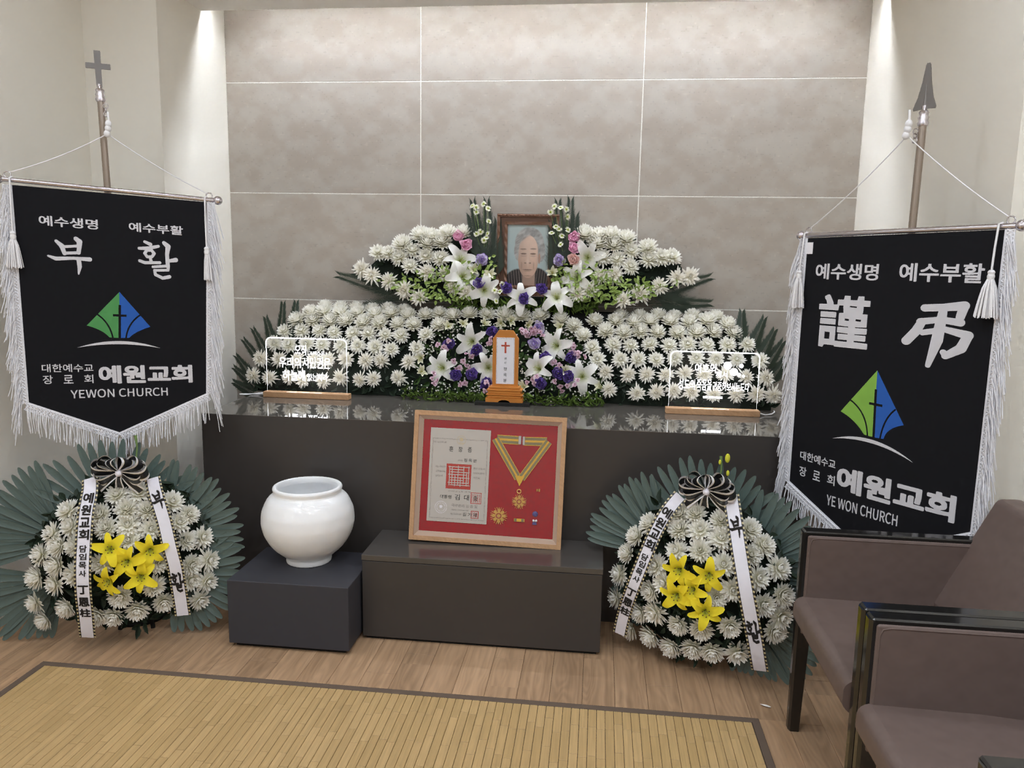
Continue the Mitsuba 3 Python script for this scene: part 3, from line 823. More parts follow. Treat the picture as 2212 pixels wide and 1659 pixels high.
    for e_, s in ((r0, -1), (r1, 1)):
        q = trimesh.creation.icosphere(3, .0165); q.apply_translation(S(e_ + np.array([s * .010, 0]), -.004))
        add("ball_end", q, "chrome", rod, smooth=True)
        t = trimesh.creation.torus(.011, .0022, major_sections=20, minor_sections=8)
        M = frame(n, 0, S(e_ + np.array([-s * .02, .016]), -.004))
        add("eye_ring", t, "chrome", rod, M=M, smooth=True)
    pk_ = np.array(peak)
    c0, c1 = r0 + np.array([.022, .022]), r1 + np.array([-.022, .022])
    t = np.linspace(0, 1, 12)[:, None]
    add("hanging_cord", cat(tube(S(c0 + (pk_ - c0) * t - np.array([0, .012]) * (t * (1 - t)) * 4, -.004), .0020, 5), tube(S(c1 + (pk_ - c1) * t - np.array([0, .010]) * (t * (1 - t)) * 4, -.004), .0020, 5)), "cord", k, smooth=True, label="thin white hanging cord")
    kn = [trimesh.creation.icosphere(2, .011) for _ in range(3)]
    for q, dz, du in zip(kn, (0, .018, .034), (0, .004, .006)):
        q.apply_scale([1, 1, 1.2]); q.apply_translation(S(pk_ + np.array([du, dz]), .004))
    kn.append(tube(S(np.array([pk_, pk_ + [.008, .05], pk_ + [.006, .075]]), .006), .004, 6))
    add("knot", cat(kn), "cord", k, smooth=True, label="white cord knot")
    # tassels looped over the rod
    for (a, z0, z1, wd) in tass:
        tk = thing(f"{k}__tassel", "white tassel on a cord", None)
        zr = r0[1] + (r1[1] - r0[1]) * (a - r0[0]) / (r1[0] - r0[0])
        hd = .028
        add("cord", tube(S(np.array([[a + .004, zr + .010], [a, zr + .006], [a - .001, (zr + z0) / 2], [a, z0]]), np.array([-.004, .010, .016, .022])), .0032, 6), "cord", tk, smooth=True)
        c = S(np.array([a, z0 - hd / 2]), .022)
        q = lathe([(0, hd / 2), (.006, hd / 2), (.010, .008), (.0085, .002), (.0105, -.004), (.0085, -hd / 2), (0, -hd / 2)], 16)
        q.apply_translation(c)
        add("head", q, "cord", tk, smooth=30)
        st = []
        for _ in range(46):
            th, rr = rs.random() * 6.28, math.sqrt(rs.random())
            tt = np.linspace(0, 1, 5)[:, None]
            top_ = c + np.array([0, 0, -hd / 2 + .004]) + .007 * rr * (math.cos(th) * u + math.sin(th) * n)
            bot_ = c + np.array([0, 0, z1 - z0 + hd / 2 + .008 * rs.random()]) + wd * rr * (math.cos(th) * u + .7 * math.sin(th) * n)
            st.append(tube(top_ + (bot_ - top_) * tt ** np.array([.6, .6, 1.0]), .0021, 4))
        add("skirt", cat(st), "cord", tk, kind="stuff", label="white tassel threads")
    if tag_:
        add("sewn_tag", sheet(sbox(tl[0] + .005, tl[1] - .055, tl[0] + .030, tl[1] - .015), .002, .001), "white_paper", k, label="small white sewn tag")
    # pole behind the cloth, with its finial and foot
    pk2 = thing("banner_pole", polelabel, "flagpole")
    B_ = o + pole_u * u - pole_back * n
    lean = (pole_top[0] - pole_u) * u
    top_ = B_ + lean + np.array([0, 0, pole_top[1]])
    foot = B_.copy()
    ax = (top_ - foot) / np.linalg.norm(top_ - foot)
    tt = np.linspace(0, 1, 4)[:, None]
    add("pole", tube(foot + np.array([0, 0, .02]) + (top_ - foot - np.array([0, 0, .02])) * tt, .0115, 16), "pole_metal", pk2, smooth=40)
    add("foot_plate", lathe([(0, 0), (.10, 0), (.10, .008), (.085, .016), (.03, .024), (.02, .05), (0, .05)], 40), "plinth_dark", pk2, smooth=40, M=local(foot, [1, 0, 0], [0, 1, 0], [0, 0, 1]))
    FMx = local(top_, u, ax, np.cross(u, ax))
    col = lathe([(0, -.03), (.014, -.03), (.017, -.022), (.013, -.014), (.016, -.006), (.012, .002), (.015, .01), (.008, .018), (.007, .03), (0, .03)], 24)
    col.vertices = col.vertices[:, [0, 2, 1]] * np.array([1, 1, -1])
    add("collar", col, "chrome", pk2, M=FMx, smooth=50, label="turned chrome collar")
    f = add("finial", finial(), "spear_metal", pk2, M=FMx, label="flat metal finial")
    rg_ = [trimesh.creation.torus(.008, .0018, major_sections=16, minor_sections=6) for _ in range(3)]
    for i_, q in enumerate(rg_):
        q.apply_transform(frame([1, 0, 0] if i_ % 2 else [0, 0, 1], 0, (-.016 if wave_side(fringe_seed) else .016, -.045 - .014 * i_, .008)))
    add("chain", cat(rg_), "chrome", pk2, M=FMx, smooth=True, label="short chain")
    return k


def wave_side(s):
    return s % 2 == 0


def bevel_plate(g, th):
    m = extrude(g, th); m.apply_translation([0, 0, -th / 2])
    return m


def cross_fin():
    return bevel_plate(union_all([Polygon([(-.009, .02), (.009, .02), (.0105, .145), (-.0105, .145)]), sbox(-.040, .083, .040, .102)]).buffer(-.001).buffer(.001), .006)


def spear_fin():
    pts = [(.010, .02), (.034, .018), (.036, .024), (.024, .055), (.014, .10), (.007, .15), (.004, .156)]
    g = Polygon(pts + [(-x, y) for x, y in pts[::-1]])
    v = [(x, y, 0) for x, y in g.exterior.coords[:-1]]
    m = bevel_plate(g, .004)
    ridge = trimesh.convex.convex_hull(np.array([(-.008, .02, 0), (.008, .02, 0), (0, .02, .006), (0, .02, -.006), (0, .15, 0)]))
    return cat(m, ridge)


banner("black fringed church banner with green and blue emblem, hanging left beneath the cross-topped pole", (-1.029, -1.20), (math.cos(math.radians(25)), math.sin(math.radians(25))),
       (-.298, 1.661), (.348, 1.629), (.319, .896), (0, .752), (-.296, .883),
       [("예수생명", -.218, -.030, 1.524, 1.560, 2, -.05), ("예수부활", .072, .256, 1.512, 1.546, 2, -.05), ("부", -.200, -.056, 1.355, 1.492, 5, -.04), ("활", .097, .234, 1.340, 1.484, 5, -.04),
        ("대한예수교", -.242, -.075, .996, 1.026, 1, -.02), ("장", -.241, -.209, .953, .985, 1, -.02), ("로", -.175, -.143, .952, .984, 1, -.02), ("회", -.108, -.077, .951, .983, 1, -.02), ("예원교회", -.059, .267, .947, 1.016, 4, -.01), ("YEWON CHURCH", -.155, .176, .895, .927, 1, .0)],
       ((.028, 1.290), (-.088, 1.166), (.127, 1.160), (.019, 1.117), ((-.124, 1.084), (.157, 1.079), 1.107)), "stitch_green",
       [(-.296, 1.50, 1.37, .030), (.337, 1.462, 1.335, .016)], 3, .006, (-.325, 1.680), (.372, 1.637), (.018, 1.855),
       "slim metal banner pole topped with a flat cross, at the left", cross_fin, (-.003, 2.00), .032, .035)
banner("black fringed church banner with lime and blue emblem, hanging right beneath the spear-topped pole", (1.474, -1.0), (math.cos(math.radians(50)), -math.sin(math.radians(50))),
       (.020, 1.528), (.675, 1.539), (.671, .640), (.345, .470), (.017, .640),
       [("예수생명", .068, .300, 1.386, 1.440, 2, -.0), ("예수부활", .370, .627, 1.386, 1.444, 2, .0), ("謹", .093, .284, 1.152, 1.335, 2, .0), ("弔", .397, .615, 1.122, 1.332, 9, 0),
        ("대한예수교", .061, .207, .736, .768, 1, -.03), ("장", .062, .092, .676, .711, 1, -.03), ("로", .120, .150, .674, .709, 1, -.03), ("회", .179, .209, .673, .708, 1, -.03), ("예원교회", .216, .616, .662, .748, 4, -.02), ("YE WON CHURCH", .183, .442, .598, .636, 1, -.015)],
       ((.327, 1.094), (.210, .938), (.431, .929), (.336, .870), ((.185, .838), (.472, .815), .862)), "stitch_lime",
       [(.017, 1.415, 1.282, .026), (.655, 1.425, 1.285, .034)], 4, .004, (.004, 1.538), (.700, 1.549), (.352, 1.836),
       "slim metal banner pole topped with a spear head, at the right", spear_fin, (.381, 1.895), .366, .035, True)

# ------------------------------------------------------------------ where the blooms sit, in metres: (x, y, z[, tilt]) on the altar; (across, up, out) in a wreath's own plane
D_low_left = [[-0.59,-0.182,1.207,75],[-0.508,-0.183,1.205,75],[-0.427,-0.183,1.206,75],[-0.346,-0.186,1.2,75],[-0.266,-0.185,1.202,75],[-0.185,-0.189,1.196,75],[-0.646,-0.229,1.178,62],[-0.582,-0.227,1.182,62],[-0.496,-0.229,1.179,62],[-0.41,-0.227,1.182,62],[-0.321,-0.23,1.177,62],[-0.242,-0.227,1.182,62],[-0.155,-0.229,1.178,62],[-0.07,-0.228,1.18,62],[-0.002,-0.222,1.189,62],[-0.712,-0.253,1.139,50],[-0.628,-0.251,1.141,50],[-0.542,-0.254,1.137,50],[-0.463,-0.251,1.142,50],[-0.374,-0.255,1.135,50],[-0.291,-0.256,1.134,50],[-0.201,-0.256,1.133,50],[-0.119,-0.257,1.132,50],[-0.765,-0.284,1.087,40],[-0.678,-0.282,1.089,40],[-0.59,-0.281,1.092,40],[-0.512,-0.285,1.085,40],[-0.418,-0.286,1.084,40],[-0.339,-0.284,1.086,40],[-0.253,-0.287,1.082,40],[-0.177,-0.287,1.081,40],[-0.801,-0.321,1.024,28],[-0.727,-0.322,1.023,28],[-0.64,-0.321,1.026,28],[-0.561,-0.319,1.028,28],[-0.467,-0.321,1.024,28],[-0.381,-0.322,1.024,28],[-0.295,-0.322,1.023,28],[-0.216,-0.326,1.016,28],[-0.858,-0.365,0.952,14],[-0.765,-0.363,0.955,14],[-0.674,-0.365,0.952,14],[-0.589,-0.363,0.954,14],[-0.513,-0.362,0.957,14],[-0.428,-0.361,0.959,14],[-0.337,-0.361,0.959,14],[-0.262,-0.361,0.958,14],[-0.879,-0.414,0.871,4],[-0.794,-0.417,0.864,4],[-0.699,-0.416,0.867,4],[-0.622,-0.419,0.861,4],[-0.526,-0.421,0.858,4],[-0.445,-0.411,0.876,4],[-0.353,-0.416,0.867,4],[-0.277,-0.411,0.875,4]]
D_low_right = [[0.87,-0.189,1.196,75],[0.959,-0.188,1.196,75],[1.047,-0.186,1.2,75],[1.121,-0.186,1.2,75],[1.208,-0.184,1.203,75],[1.315,-0.184,1.203,75],[0.751,-0.232,1.173,62],[0.847,-0.231,1.175,62],[0.932,-0.234,1.171,62],[1.006,-0.229,1.179,62],[1.101,-0.227,1.181,62],[1.188,-0.23,1.177,62],[1.271,-0.225,1.186,62],[1.367,-0.233,1.172,62],[0.801,-0.261,1.125,50],[0.886,-0.264,1.12,50],[0.963,-0.259,1.129,50],[1.04,-0.259,1.128,50],[1.134,-0.26,1.127,50],[1.22,-0.257,1.132,50],[1.3,-0.253,1.138,50],[1.392,-0.256,1.134,50],[0.84,-0.296,1.067,40],[0.92,-0.296,1.066,40],[1.004,-0.291,1.075,40],[1.094,-0.293,1.071,40],[1.18,-0.29,1.077,40],[1.269,-0.288,1.079,40],[1.36,-0.287,1.082,40],[1.449,-0.284,1.087,40],[0.875,-0.335,1.001,28],[0.955,-0.334,1.004,28],[1.037,-0.332,1.006,28],[1.12,-0.327,1.015,28],[1.218,-0.325,1.018,28],[1.309,-0.327,1.014,28],[1.4,-0.326,1.017,28],[1.497,-0.328,1.014,28],[0.913,-0.376,0.933,14],[0.995,-0.374,0.936,14],[1.08,-0.373,0.939,14],[1.168,-0.367,0.948,14],[1.252,-0.371,0.941,14],[1.346,-0.368,0.947,14],[1.442,-0.37,0.944,14],[1.527,-0.373,0.938,14],[0.954,-0.423,0.855,4],[1.035,-0.421,0.858,4],[1.116,-0.414,0.869,4],[1.196,-0.416,0.866,4],[1.292,-0.422,0.857,4],[1.387,-0.42,0.861,4],[1.482,-0.416,0.867,4],[1.554,-0.42,0.86,4]]
D_low_center = [[0.065,-0.228,1.18,62],[0.145,-0.221,1.191,62],[0.233,-0.222,1.19,62],[0.313,-0.221,1.192,62],[0.002,-0.255,1.135,50],[-0.057,-0.283,1.088,40],[-0.09,-0.322,1.023,28],[-0.123,-0.36,0.959,14],[-0.169,-0.405,0.885,4],[0.323,-0.225,1.185,62],[0.4,-0.224,1.187,62],[0.488,-0.222,1.189,62],[0.586,-0.231,1.175,62],[0.65,-0.248,1.147,50],[0.696,-0.273,1.105,50],[0.739,-0.305,1.051,40],[0.768,-0.337,0.998,28],[0.804,-0.372,0.939,14],[0.826,-0.417,0.866,4]]
D_up_left = [[0.016,-0.11,1.573,60],[0.095,-0.108,1.578,61],[-0.063,-0.116,1.556,57],[-0.117,-0.114,1.562,58],[-0.007,-0.126,1.531,51],[-0.206,-0.131,1.518,50],[-0.08,-0.129,1.523,50],[-0.15,-0.141,1.489,44],[-0.323,-0.147,1.474,41],[-0.269,-0.147,1.474,41],[-0.214,-0.155,1.453,36],[-0.081,-0.153,1.458,37],[-0.007,-0.155,1.453,36],[-0.156,-0.171,1.412,28],[-0.399,-0.178,1.391,24],[-0.345,-0.189,1.363,18],[-0.067,-0.182,1.381,21],[0.019,-0.186,1.37,18],[-0.262,-0.2,1.332,12],[-0.178,-0.216,1.289,5],[-0.103,-0.228,1.259,5],[0.057,-0.207,1.313,6],[0.13,-0.216,1.29,5]]
D_up_right = [[0.684,-0.109,1.577,59],[0.754,-0.11,1.574,58],[0.81,-0.109,1.575,58],[0.883,-0.116,1.559,55],[0.748,-0.124,1.536,50],[0.825,-0.126,1.53,49],[0.909,-0.137,1.5,42],[0.984,-0.131,1.519,46],[0.775,-0.149,1.47,36],[0.841,-0.152,1.461,34],[0.992,-0.151,1.464,34],[1.053,-0.147,1.475,36],[1.1,-0.145,1.479,37],[0.91,-0.165,1.428,27],[0.761,-0.184,1.377,17],[0.833,-0.18,1.385,18],[1.125,-0.183,1.378,15],[1.186,-0.182,1.382,16],[1.035,-0.199,1.335,7],[0.874,-0.225,1.268,5],[0.955,-0.214,1.296,5],[0.661,-0.216,1.29,5],[0.716,-0.209,1.308,5]]
D_up_lily = [[0.098,-0.157,1.448],[0.118,-0.188,1.365],[0.221,-0.213,1.297],[0.703,-0.153,1.459],[0.651,-0.187,1.368],[0.565,-0.221,1.278],[0.397,-0.215,1.294]]
D_low_lily = [[0.167,-0.303,1.054],[0.04,-0.373,0.938],[0.267,-0.369,0.945],[0.563,-0.306,1.05],[0.488,-0.365,0.951],[0.698,-0.384,0.92]]
D_up_purple = [[0.192,-0.202,1.329],[0.326,-0.21,1.307],[0.41,-0.227,1.261],[0.494,-0.21,1.307]]
D_low_purple = [[0.069,-0.31,1.043],[0.27,-0.275,1.102],[0.202,-0.324,1.019],[0.117,-0.391,0.908],[0.189,-0.388,0.913],[0.262,-0.411,0.875],[0.647,-0.336,1.001],[0.528,-0.338,0.997],[0.59,-0.378,0.929],[0.638,-0.385,0.918],[0.513,-0.406,0.883],[0.473,-0.304,1.054],[0.488,-0.258,1.129]]
D_bicolor = [[0.197,-0.16,1.44],[0.568,-0.159,1.442]]
D_pink = [[0.077,-0.118,1.552],[0.117,-0.133,1.513],[0.636,-0.117,1.555],[0.638,-0.136,1.505]]
D_pale = [[0.641,-0.157,1.447]]
D_daisy = [[0.143,-0.064,1.696],[0.161,-0.067,1.689],[0.198,-0.061,1.705],[0.219,-0.069,1.684],[0.162,-0.075,1.666],[0.223,-0.091,1.624],[0.164,-0.114,1.563],[0.184,-0.11,1.573],[0.219,-0.113,1.565],[0.202,-0.125,1.533],[0.213,-0.12,1.546],[0.539,-0.064,1.697],[0.568,-0.066,1.691],[0.52,-0.074,1.67],[0.595,-0.069,1.684],[0.604,-0.081,1.65],[0.548,-0.099,1.602],[0.563,-0.103,1.591],[0.605,-0.105,1.588],[0.528,-0.111,1.572],[0.578,-0.115,1.559],[0.574,-0.131,1.518],[0.296,-0.216,1.291],[0.28,-0.232,1.247],[0.305,-0.203,1.326],[0.27,-0.214,1.296]]
D_low_pink = [[0.027,-0.313,1.038],[0.263,-0.305,1.051],[0.161,-0.343,0.989],[0.127,-0.361,0.958],[0.03,-0.412,0.874],[0.143,-0.41,0.877],[0.282,-0.421,0.859],[0.178,-0.364,0.954],[0.427,-0.269,1.111],[0.455,-0.265,1.119],[0.483,-0.27,1.11],[0.443,-0.281,1.092],[0.645,-0.309,1.046],[0.669,-0.316,1.033],[0.581,-0.352,0.973],[0.478,-0.399,0.894],[0.666,-0.403,0.888],[0.594,-0.416,0.867],[0.673,-0.327,1.014]]
D_cream = [[0.162,-0.178,1.392],[0.241,-0.185,1.374],[0.539,-0.18,1.387]]
D_low_cream = [[0.055,-0.262,1.124],[0.125,-0.253,1.138],[-0.061,-0.35,0.976],[-0.046,-0.385,0.918],[0.228,-0.251,1.141],[0.305,-0.25,1.143],[0.354,-0.242,1.156],[0.439,-0.253,1.138],[0.623,-0.37,0.943],[0.779,-0.408,0.88],[0.585,-0.255,1.135],[0.433,-0.415,0.868]]
D_wl = [[0.074,0.561,0.101],[0.147,0.563,0.084],[0.112,0.512,0.114],[0.179,0.502,0.098],[-0.089,0.511,0.119],[-0.072,0.457,0.139],[0.049,0.45,0.143],[0.12,0.456,0.129],[0.195,0.433,0.111],[0.125,0.402,0.139],[0.025,0.497,0.131],[-0.139,0.432,0.13],[-0.114,0.389,0.144],[-0.181,0.354,0.127],[-0.123,0.32,0.145],[-0.202,0.269,0.115],[-0.133,0.249,0.136],[-0.223,0.166,0.083],[-0.201,0.092,0.062],[-0.104,0.153,0.118],[0.056,0.109,0.108],[0.137,0.126,0.099],[0.224,0.145,0.075],[0.343,0.132,0.03],[0.372,0.204,0.03],[0.321,0.277,0.054],[0.38,0.288,0.03],[0.307,0.373,0.064],[0.358,0.377,0.03],[0.282,0.446,0.067],[0.312,0.469,0.043],[0.257,0.522,0.057],[0.09,0.191,0.133],[0.199,0.216,0.107],[-0.055,0.389,0.153],[-0.063,0.284,0.154],[0.035,0.323,0.159],[0.22,0.307,0.111],[0.0,0.119,0.115],[0.314,0.217,0.048]]
D_wr = [[-0.034,0.57,0.101],[-0.092,0.558,0.099],[0.057,0.56,0.104],[-0.2,0.504,0.089],[-0.083,0.51,0.121],[-0.008,0.52,0.124],[0.064,0.503,0.126],[0.152,0.541,0.092],[-0.251,0.448,0.083],[-0.083,0.436,0.142],[0.001,0.454,0.145],[0.202,0.495,0.092],[-0.28,0.377,0.079],[-0.153,0.367,0.135],[0.082,0.42,0.145],[0.256,0.425,0.085],[-0.309,0.288,0.063],[0.197,0.387,0.118],[-0.171,0.27,0.127],[-0.117,0.315,0.146],[0.12,0.338,0.146],[0.071,0.305,0.154],[-0.323,0.187,0.035],[0.221,0.297,0.11],[0.278,0.334,0.083],[-0.213,0.169,0.089],[-0.15,0.192,0.118],[-0.059,0.17,0.131],[0.024,0.173,0.135],[0.12,0.205,0.13],[0.276,0.257,0.078],[0.26,0.203,0.076],[-0.264,0.08,0.03],[-0.173,0.084,0.069],[-0.089,0.067,0.083],[-0.007,0.087,0.101],[0.061,0.092,0.099],[0.144,0.102,0.087],[0.167,0.461,0.115]]
D_wl_lily = [[0.077,0.379,0.202],[0.132,0.333,0.193],[0.198,0.366,0.169],[0.078,0.273,0.201],[0.169,0.272,0.178]]
D_wr_lily = [[-0.052,0.386,0.204],[0.044,0.389,0.205],[-0.056,0.298,0.206],[0.002,0.328,0.21],[0.038,0.258,0.203]]
D_wl_rib1 = [[-0.006,0.625,0.122],[0.003,0.575,0.15],[-0.001,0.512,0.177],[-0.002,0.427,0.201],[-0.003,0.339,0.21],[-0.006,0.246,0.203],[-0.012,0.146,0.176],[-0.021,0.051,0.131]]
D_wl_rib2 = [[0.197,0.615,0.09],[0.213,0.562,0.11],[0.242,0.472,0.131],[0.264,0.379,0.138],[0.282,0.281,0.128],[0.287,0.178,0.104],[0.291,0.097,0.08]]
D_wr_rib1 = [[-0.087,0.623,0.116],[-0.122,0.566,0.139],[-0.155,0.486,0.162],[-0.18,0.405,0.172],[-0.214,0.294,0.163],[-0.254,0.176,0.122],[-0.278,0.075,0.08]]
D_wr_rib2 = [[0.082,0.647,0.103],[0.11,0.56,0.145],[0.138,0.464,0.173],[0.165,0.364,0.181],[0.189,0.259,0.169],[0.211,0.144,0.131],[0.222,0.068,0.091]]
D_wl_bow = [[0.094,0.641,0.104]]
D_wr_bow = [[0.004,0.652,0.106]]
D_wl_tips = [[0.062,0.758,0.0],[-0.094,0.703,0.0],[-0.36,0.556,0.0],[-0.408,0.367,0.0],[-0.365,0.034,0.0],[0.383,0.616,0.0],[0.499,0.499,0.0],[0.543,0.278,0.0],[0.436,0.022,0.0],[0.197,0.034,0.0]]
D_wr_tips = [[-0.024,0.759,0.0],[-0.32,0.655,0.0],[-0.432,0.505,0.0],[-0.418,0.402,0.0],[0.306,0.62,0.0],[0.341,0.604,0.0],[0.373,0.582,0.0],[0.388,0.032,0.0],[0.286,-0.051,0.0],[0.121,-0.009,0.0]]
D_frond_low = [[[-0.787,-0.26,0.972],[-0.79,-0.2,1.206]],[[-0.811,-0.26,0.972],[-0.88,-0.2,1.13]],[[-0.825,-0.26,0.902],[-0.947,-0.2,1.073]],[[-0.838,-0.26,0.856],[-0.998,-0.2,1.018]],[[-0.9,-0.26,0.807],[-1.04,-0.2,0.935]],[[-0.9,-0.26,0.784],[-1.052,-0.2,0.875]],[[-0.925,-0.26,0.759],[-1.057,-0.2,0.802]],[[-0.726,-0.26,1.043],[-0.723,-0.2,1.21]],[[1.418,-0.26,1.084],[1.426,-0.2,1.216]],[[1.462,-0.26,1.042],[1.526,-0.2,1.189]],[[1.506,-0.26,1.001],[1.576,-0.2,1.136]],[[1.529,-0.26,0.959],[1.617,-0.2,1.084]],[[1.554,-0.26,0.895],[1.642,-0.2,1.02]]]
D_frond_up = [[[-0.179,-0.13,1.254],[-0.535,-0.1,1.349]],[[-0.155,-0.13,1.22],[-0.526,-0.1,1.18]],[[-0.225,-0.13,1.276],[-0.446,-0.1,1.362]],[[0.997,-0.13,1.281],[1.277,-0.1,1.374]],[[0.998,-0.13,1.248],[1.284,-0.1,1.253]],[[1.041,-0.13,1.282],[1.199,-0.1,1.222]],[[0.213,-0.13,1.397],[0.141,-0.1,1.714]],[[0.236,-0.13,1.398],[0.209,-0.1,1.717]],[[0.259,-0.13,1.354],[0.262,-0.1,1.62]],[[0.584,-0.13,1.404],[0.554,-0.1,1.715]],[[0.607,-0.13,1.405],[0.614,-0.1,1.725]],[[0.563,-0.13,1.36],[0.525,-0.1,1.624]],[[0.627,-0.13,1.449],[0.638,-0.1,1.647]],[[0.19,-0.13,1.441],[0.132,-0.1,1.641]]]
# ------------------------------------------------------------------ flower builders (each head faces +z, its base at the origin)
def petal(r, L, w, e0, e1, az, n=5, cup=.25, base=.004, tip=.55, z0=0.0, spoon=False, wave=0.0):
    """A petal leaving the axis at azimuth az; its elevation runs from e0 to e1 (degrees)."""
    t = np.linspace(0, 1, n)
    e = np.radians(e0 + (e1 - e0) * t)
    em = (e[1:] + e[:-1]) / 2
    rad = base + np.r_[0, np.cumsum(np.cos(em))] * L / (n - 1)
    z = z0 + np.r_[0, np.cumsum(np.sin(em))] * L / (n - 1)
    prof = w * (.35 + .65 * np.sin(np.pi * np.clip(t * .92 + .04, 0, 1) ** tip)) if not spoon else w * (.55 + .45 * np.minimum(1, t * 1.8)) * np.sqrt(np.clip(1.12 - t ** 5, 0, 1))
    prof[-1] *= .45 if not spoon else .65
    R_, S_ = np.array([math.cos(az), math.sin(az), 0]), np.array([-math.sin(az), math.cos(az), 0])
    Z_ = np.array([0, 0, 1.0])
    P = rad[:, None] * R_ + z[:, None] * Z_
    N = -np.sin(e)[:, None] * R_ + np.cos(e)[:, None] * Z_
    cols = []
    for j in (-1, 0, 1):
        wv = wave * np.sin(t * 7 + az * 3 + j * 2)[:, None] * N if j else 0
        cols.append(P + j * prof[:, None] * S_ + (abs(j) * cup * prof)[:, None] * N + wv)
    V = np.stack(cols, 1)
    return V, t


def flower(spec, c_in, c_out, centre=None, edge=None, seed=0):
    """spec: rows (count, L, w, e0, e1, base, z0, cup, jitter). Colours run along each petal."""
    r_ = np.random.default_rng(seed)
    ms, cols = [], []
    for (n, L, w, e0, e1, base, z0, cup, jit, wave) in spec:
        ph = r_.random() * 6.28
        for i in range(n):
            V, t = petal(0, L * (1 + jit * r_.normal()), w, e0 + jit * 60 * r_.normal(), e1 + jit * 90 * r_.normal(), ph + (i + .35 * r_.normal() * (jit > 0)) * 2 * np.pi / n, base=base, z0=z0, cup=cup, wave=wave, spoon=w < .0062)
            m = grid_mesh(V)
            c = np.array(c_in)[None] * (1 - t[:, None]) + np.array(c_out)[None] * t[:, None]
            c = np.repeat(c[:, None], 3, 1)
            if edge is not None:
                k = np.zeros((len(t), 3)); k[-1] = 1; k[-2, [0, 2]] = .5; k[:, [0, 2]] += .06
                c = c * (1 - np.clip(k, 0, 1)[..., None]) + np.array(edge) * np.clip(k, 0, 1)[..., None]
            ms.append(m); cols.append(c.reshape(-1, 3))
    if centre:
        for (rad, z, col, squash) in centre:
            q = trimesh.creation.icosphere(1, rad); q.apply_scale([1, 1, squash]); q.apply_translation([0, 0, z])
            ms.append(q); cols.append(np.tile(col, (len(q.vertices), 1)))
    return mikit.ply(cat(ms), "petal", True, color=np.vstack(cols))


WI, WO = [.72, .70, .55], [.95, .94, .91]
mum_open = [flower([(20, .043, .0052, -14, 10, .004, .004, .45, .09, 0), (20, .041, .0052, 8, 36, .004, .007, .45, .06, 0), (18, .037, .0050, 26, 68, .004, .009, .45, .05, 0), (15, .031, .0047, 44, 100, .003, .010, .5, .05, 0), (12, .024, .0042, 55, 125, .003, .012, .5, .05, 0), (8, .016, .0036, 65, 140, .002, .013, .5, .05, 0)],
                   WI, WO, [(.005, .010, [.46, .46, .20], 1)], seed=s) for s in (1, 2, 3)]
mum_cup = [flower([(22, .041, .0050, 0, 30, .004, 0, .5, .06, 0), (22, .042, .0050, 16, 46, .004, .002, .5, .05, 0), (20, .041, .0048, 30, 62, .004, .004, .5, .05, 0), (18, .039, .0046, 44, 76, .004, .006, .5, .04, 0), (14, .036, .0044, 56, 88, .003, .008, .5, .04, 0), (9, .031, .0040, 66, 96, .002, .010, .5, .04, 0)],
                  WI, WO, [(.006, .008, [.46, .46, .22], 1.2)], seed=s) for s in (4, 5, 6)]
mum_spider = [flower([(15, .050, .0052, -28, -6, .004, .004, .5, .15, 0), (16, .045, .0051, -6, 20, .004, .007, .5, .12, 0), (16, .038, .0049, 16, 56, .004, .009, .5, .10, 0), (14, .030, .0045, 36, 95, .003, .011, .5, .08, 0), (11, .022, .0040, 55, 125, .003, .012, .5, .06, 0), (7, .015, .0034, 60, 140, .002, .013, .5, .06, 0)],
                     [.72, .68, .54], [.95, .93, .89], [(.005, .011, [.46, .44, .22], 1)], seed=s) for s in (7, 8, 9)]
lis_spec = [(7, .034, .0185, 22, 82, .004, 0, .30, .08, .0035), (7, .031, .017, 34, 96, .004, .004, .30, .08, .0035), (6, .027, .0145, 46, 106, .003, .007, .35, .08, .003), (5, .022, .012, 56, 116, .003, .010, .4, .08, .002), (4, .016, .008, 65, 125, .002, .012, .4, .08, .002)]
purple = [flower(lis_spec, [.42, .36, .55], [.115, .055, .34], [(.004, .022, [.45, .45, .2], 1)], seed=s) for s in (11, 12, 13)]
bicolor = [flower(lis_spec, [.90, .88, .88], [.88, .85, .90], None, edge=[.22, .10, .50], seed=s) for s in (14, 15)]
pink = [flower(lis_spec, [.88, .66, .76], [.86, .52, .68], None, seed=s) for s in (16, 17)]
pale = [flower(lis_spec, [.80, .52, .46], [.82, .62, .58], None, seed=18)]
daisy = [flower([(16, .011, .0026, 4, -6, .004, .0015, .2, .05, 0)], [.70, .72, .45], [.84, .83, .76], [(.0052, .001, [.36, .42, .06], .6), (.0026, .004, [.22, .28, .03], .7)], seed=s) for s in (20, 21)]
blossom = [flower([(6, .012, .0050, 25, -5, .001, 0, .3, .08, 0), (5, .008, .004, 55, 30, .001, .001, .3, .08, 0)], [.56, .34, .42], [.76, .58, .67], [(.0022, .002, [.30, .16, .12], 1)], seed=s) for s in (22, 23)]
cream = [flower([(6, .040, .011, 70, 15, .002, 0, .5, .06, .001), (3, .030, .008, 78, 40, .002, .002, .5, .05, 0)], [.50, .52, .22], [.74, .71, .60], [(.004, .012, [.45, .42, .15], 1.5)], seed=s) for s in (24, 25)]


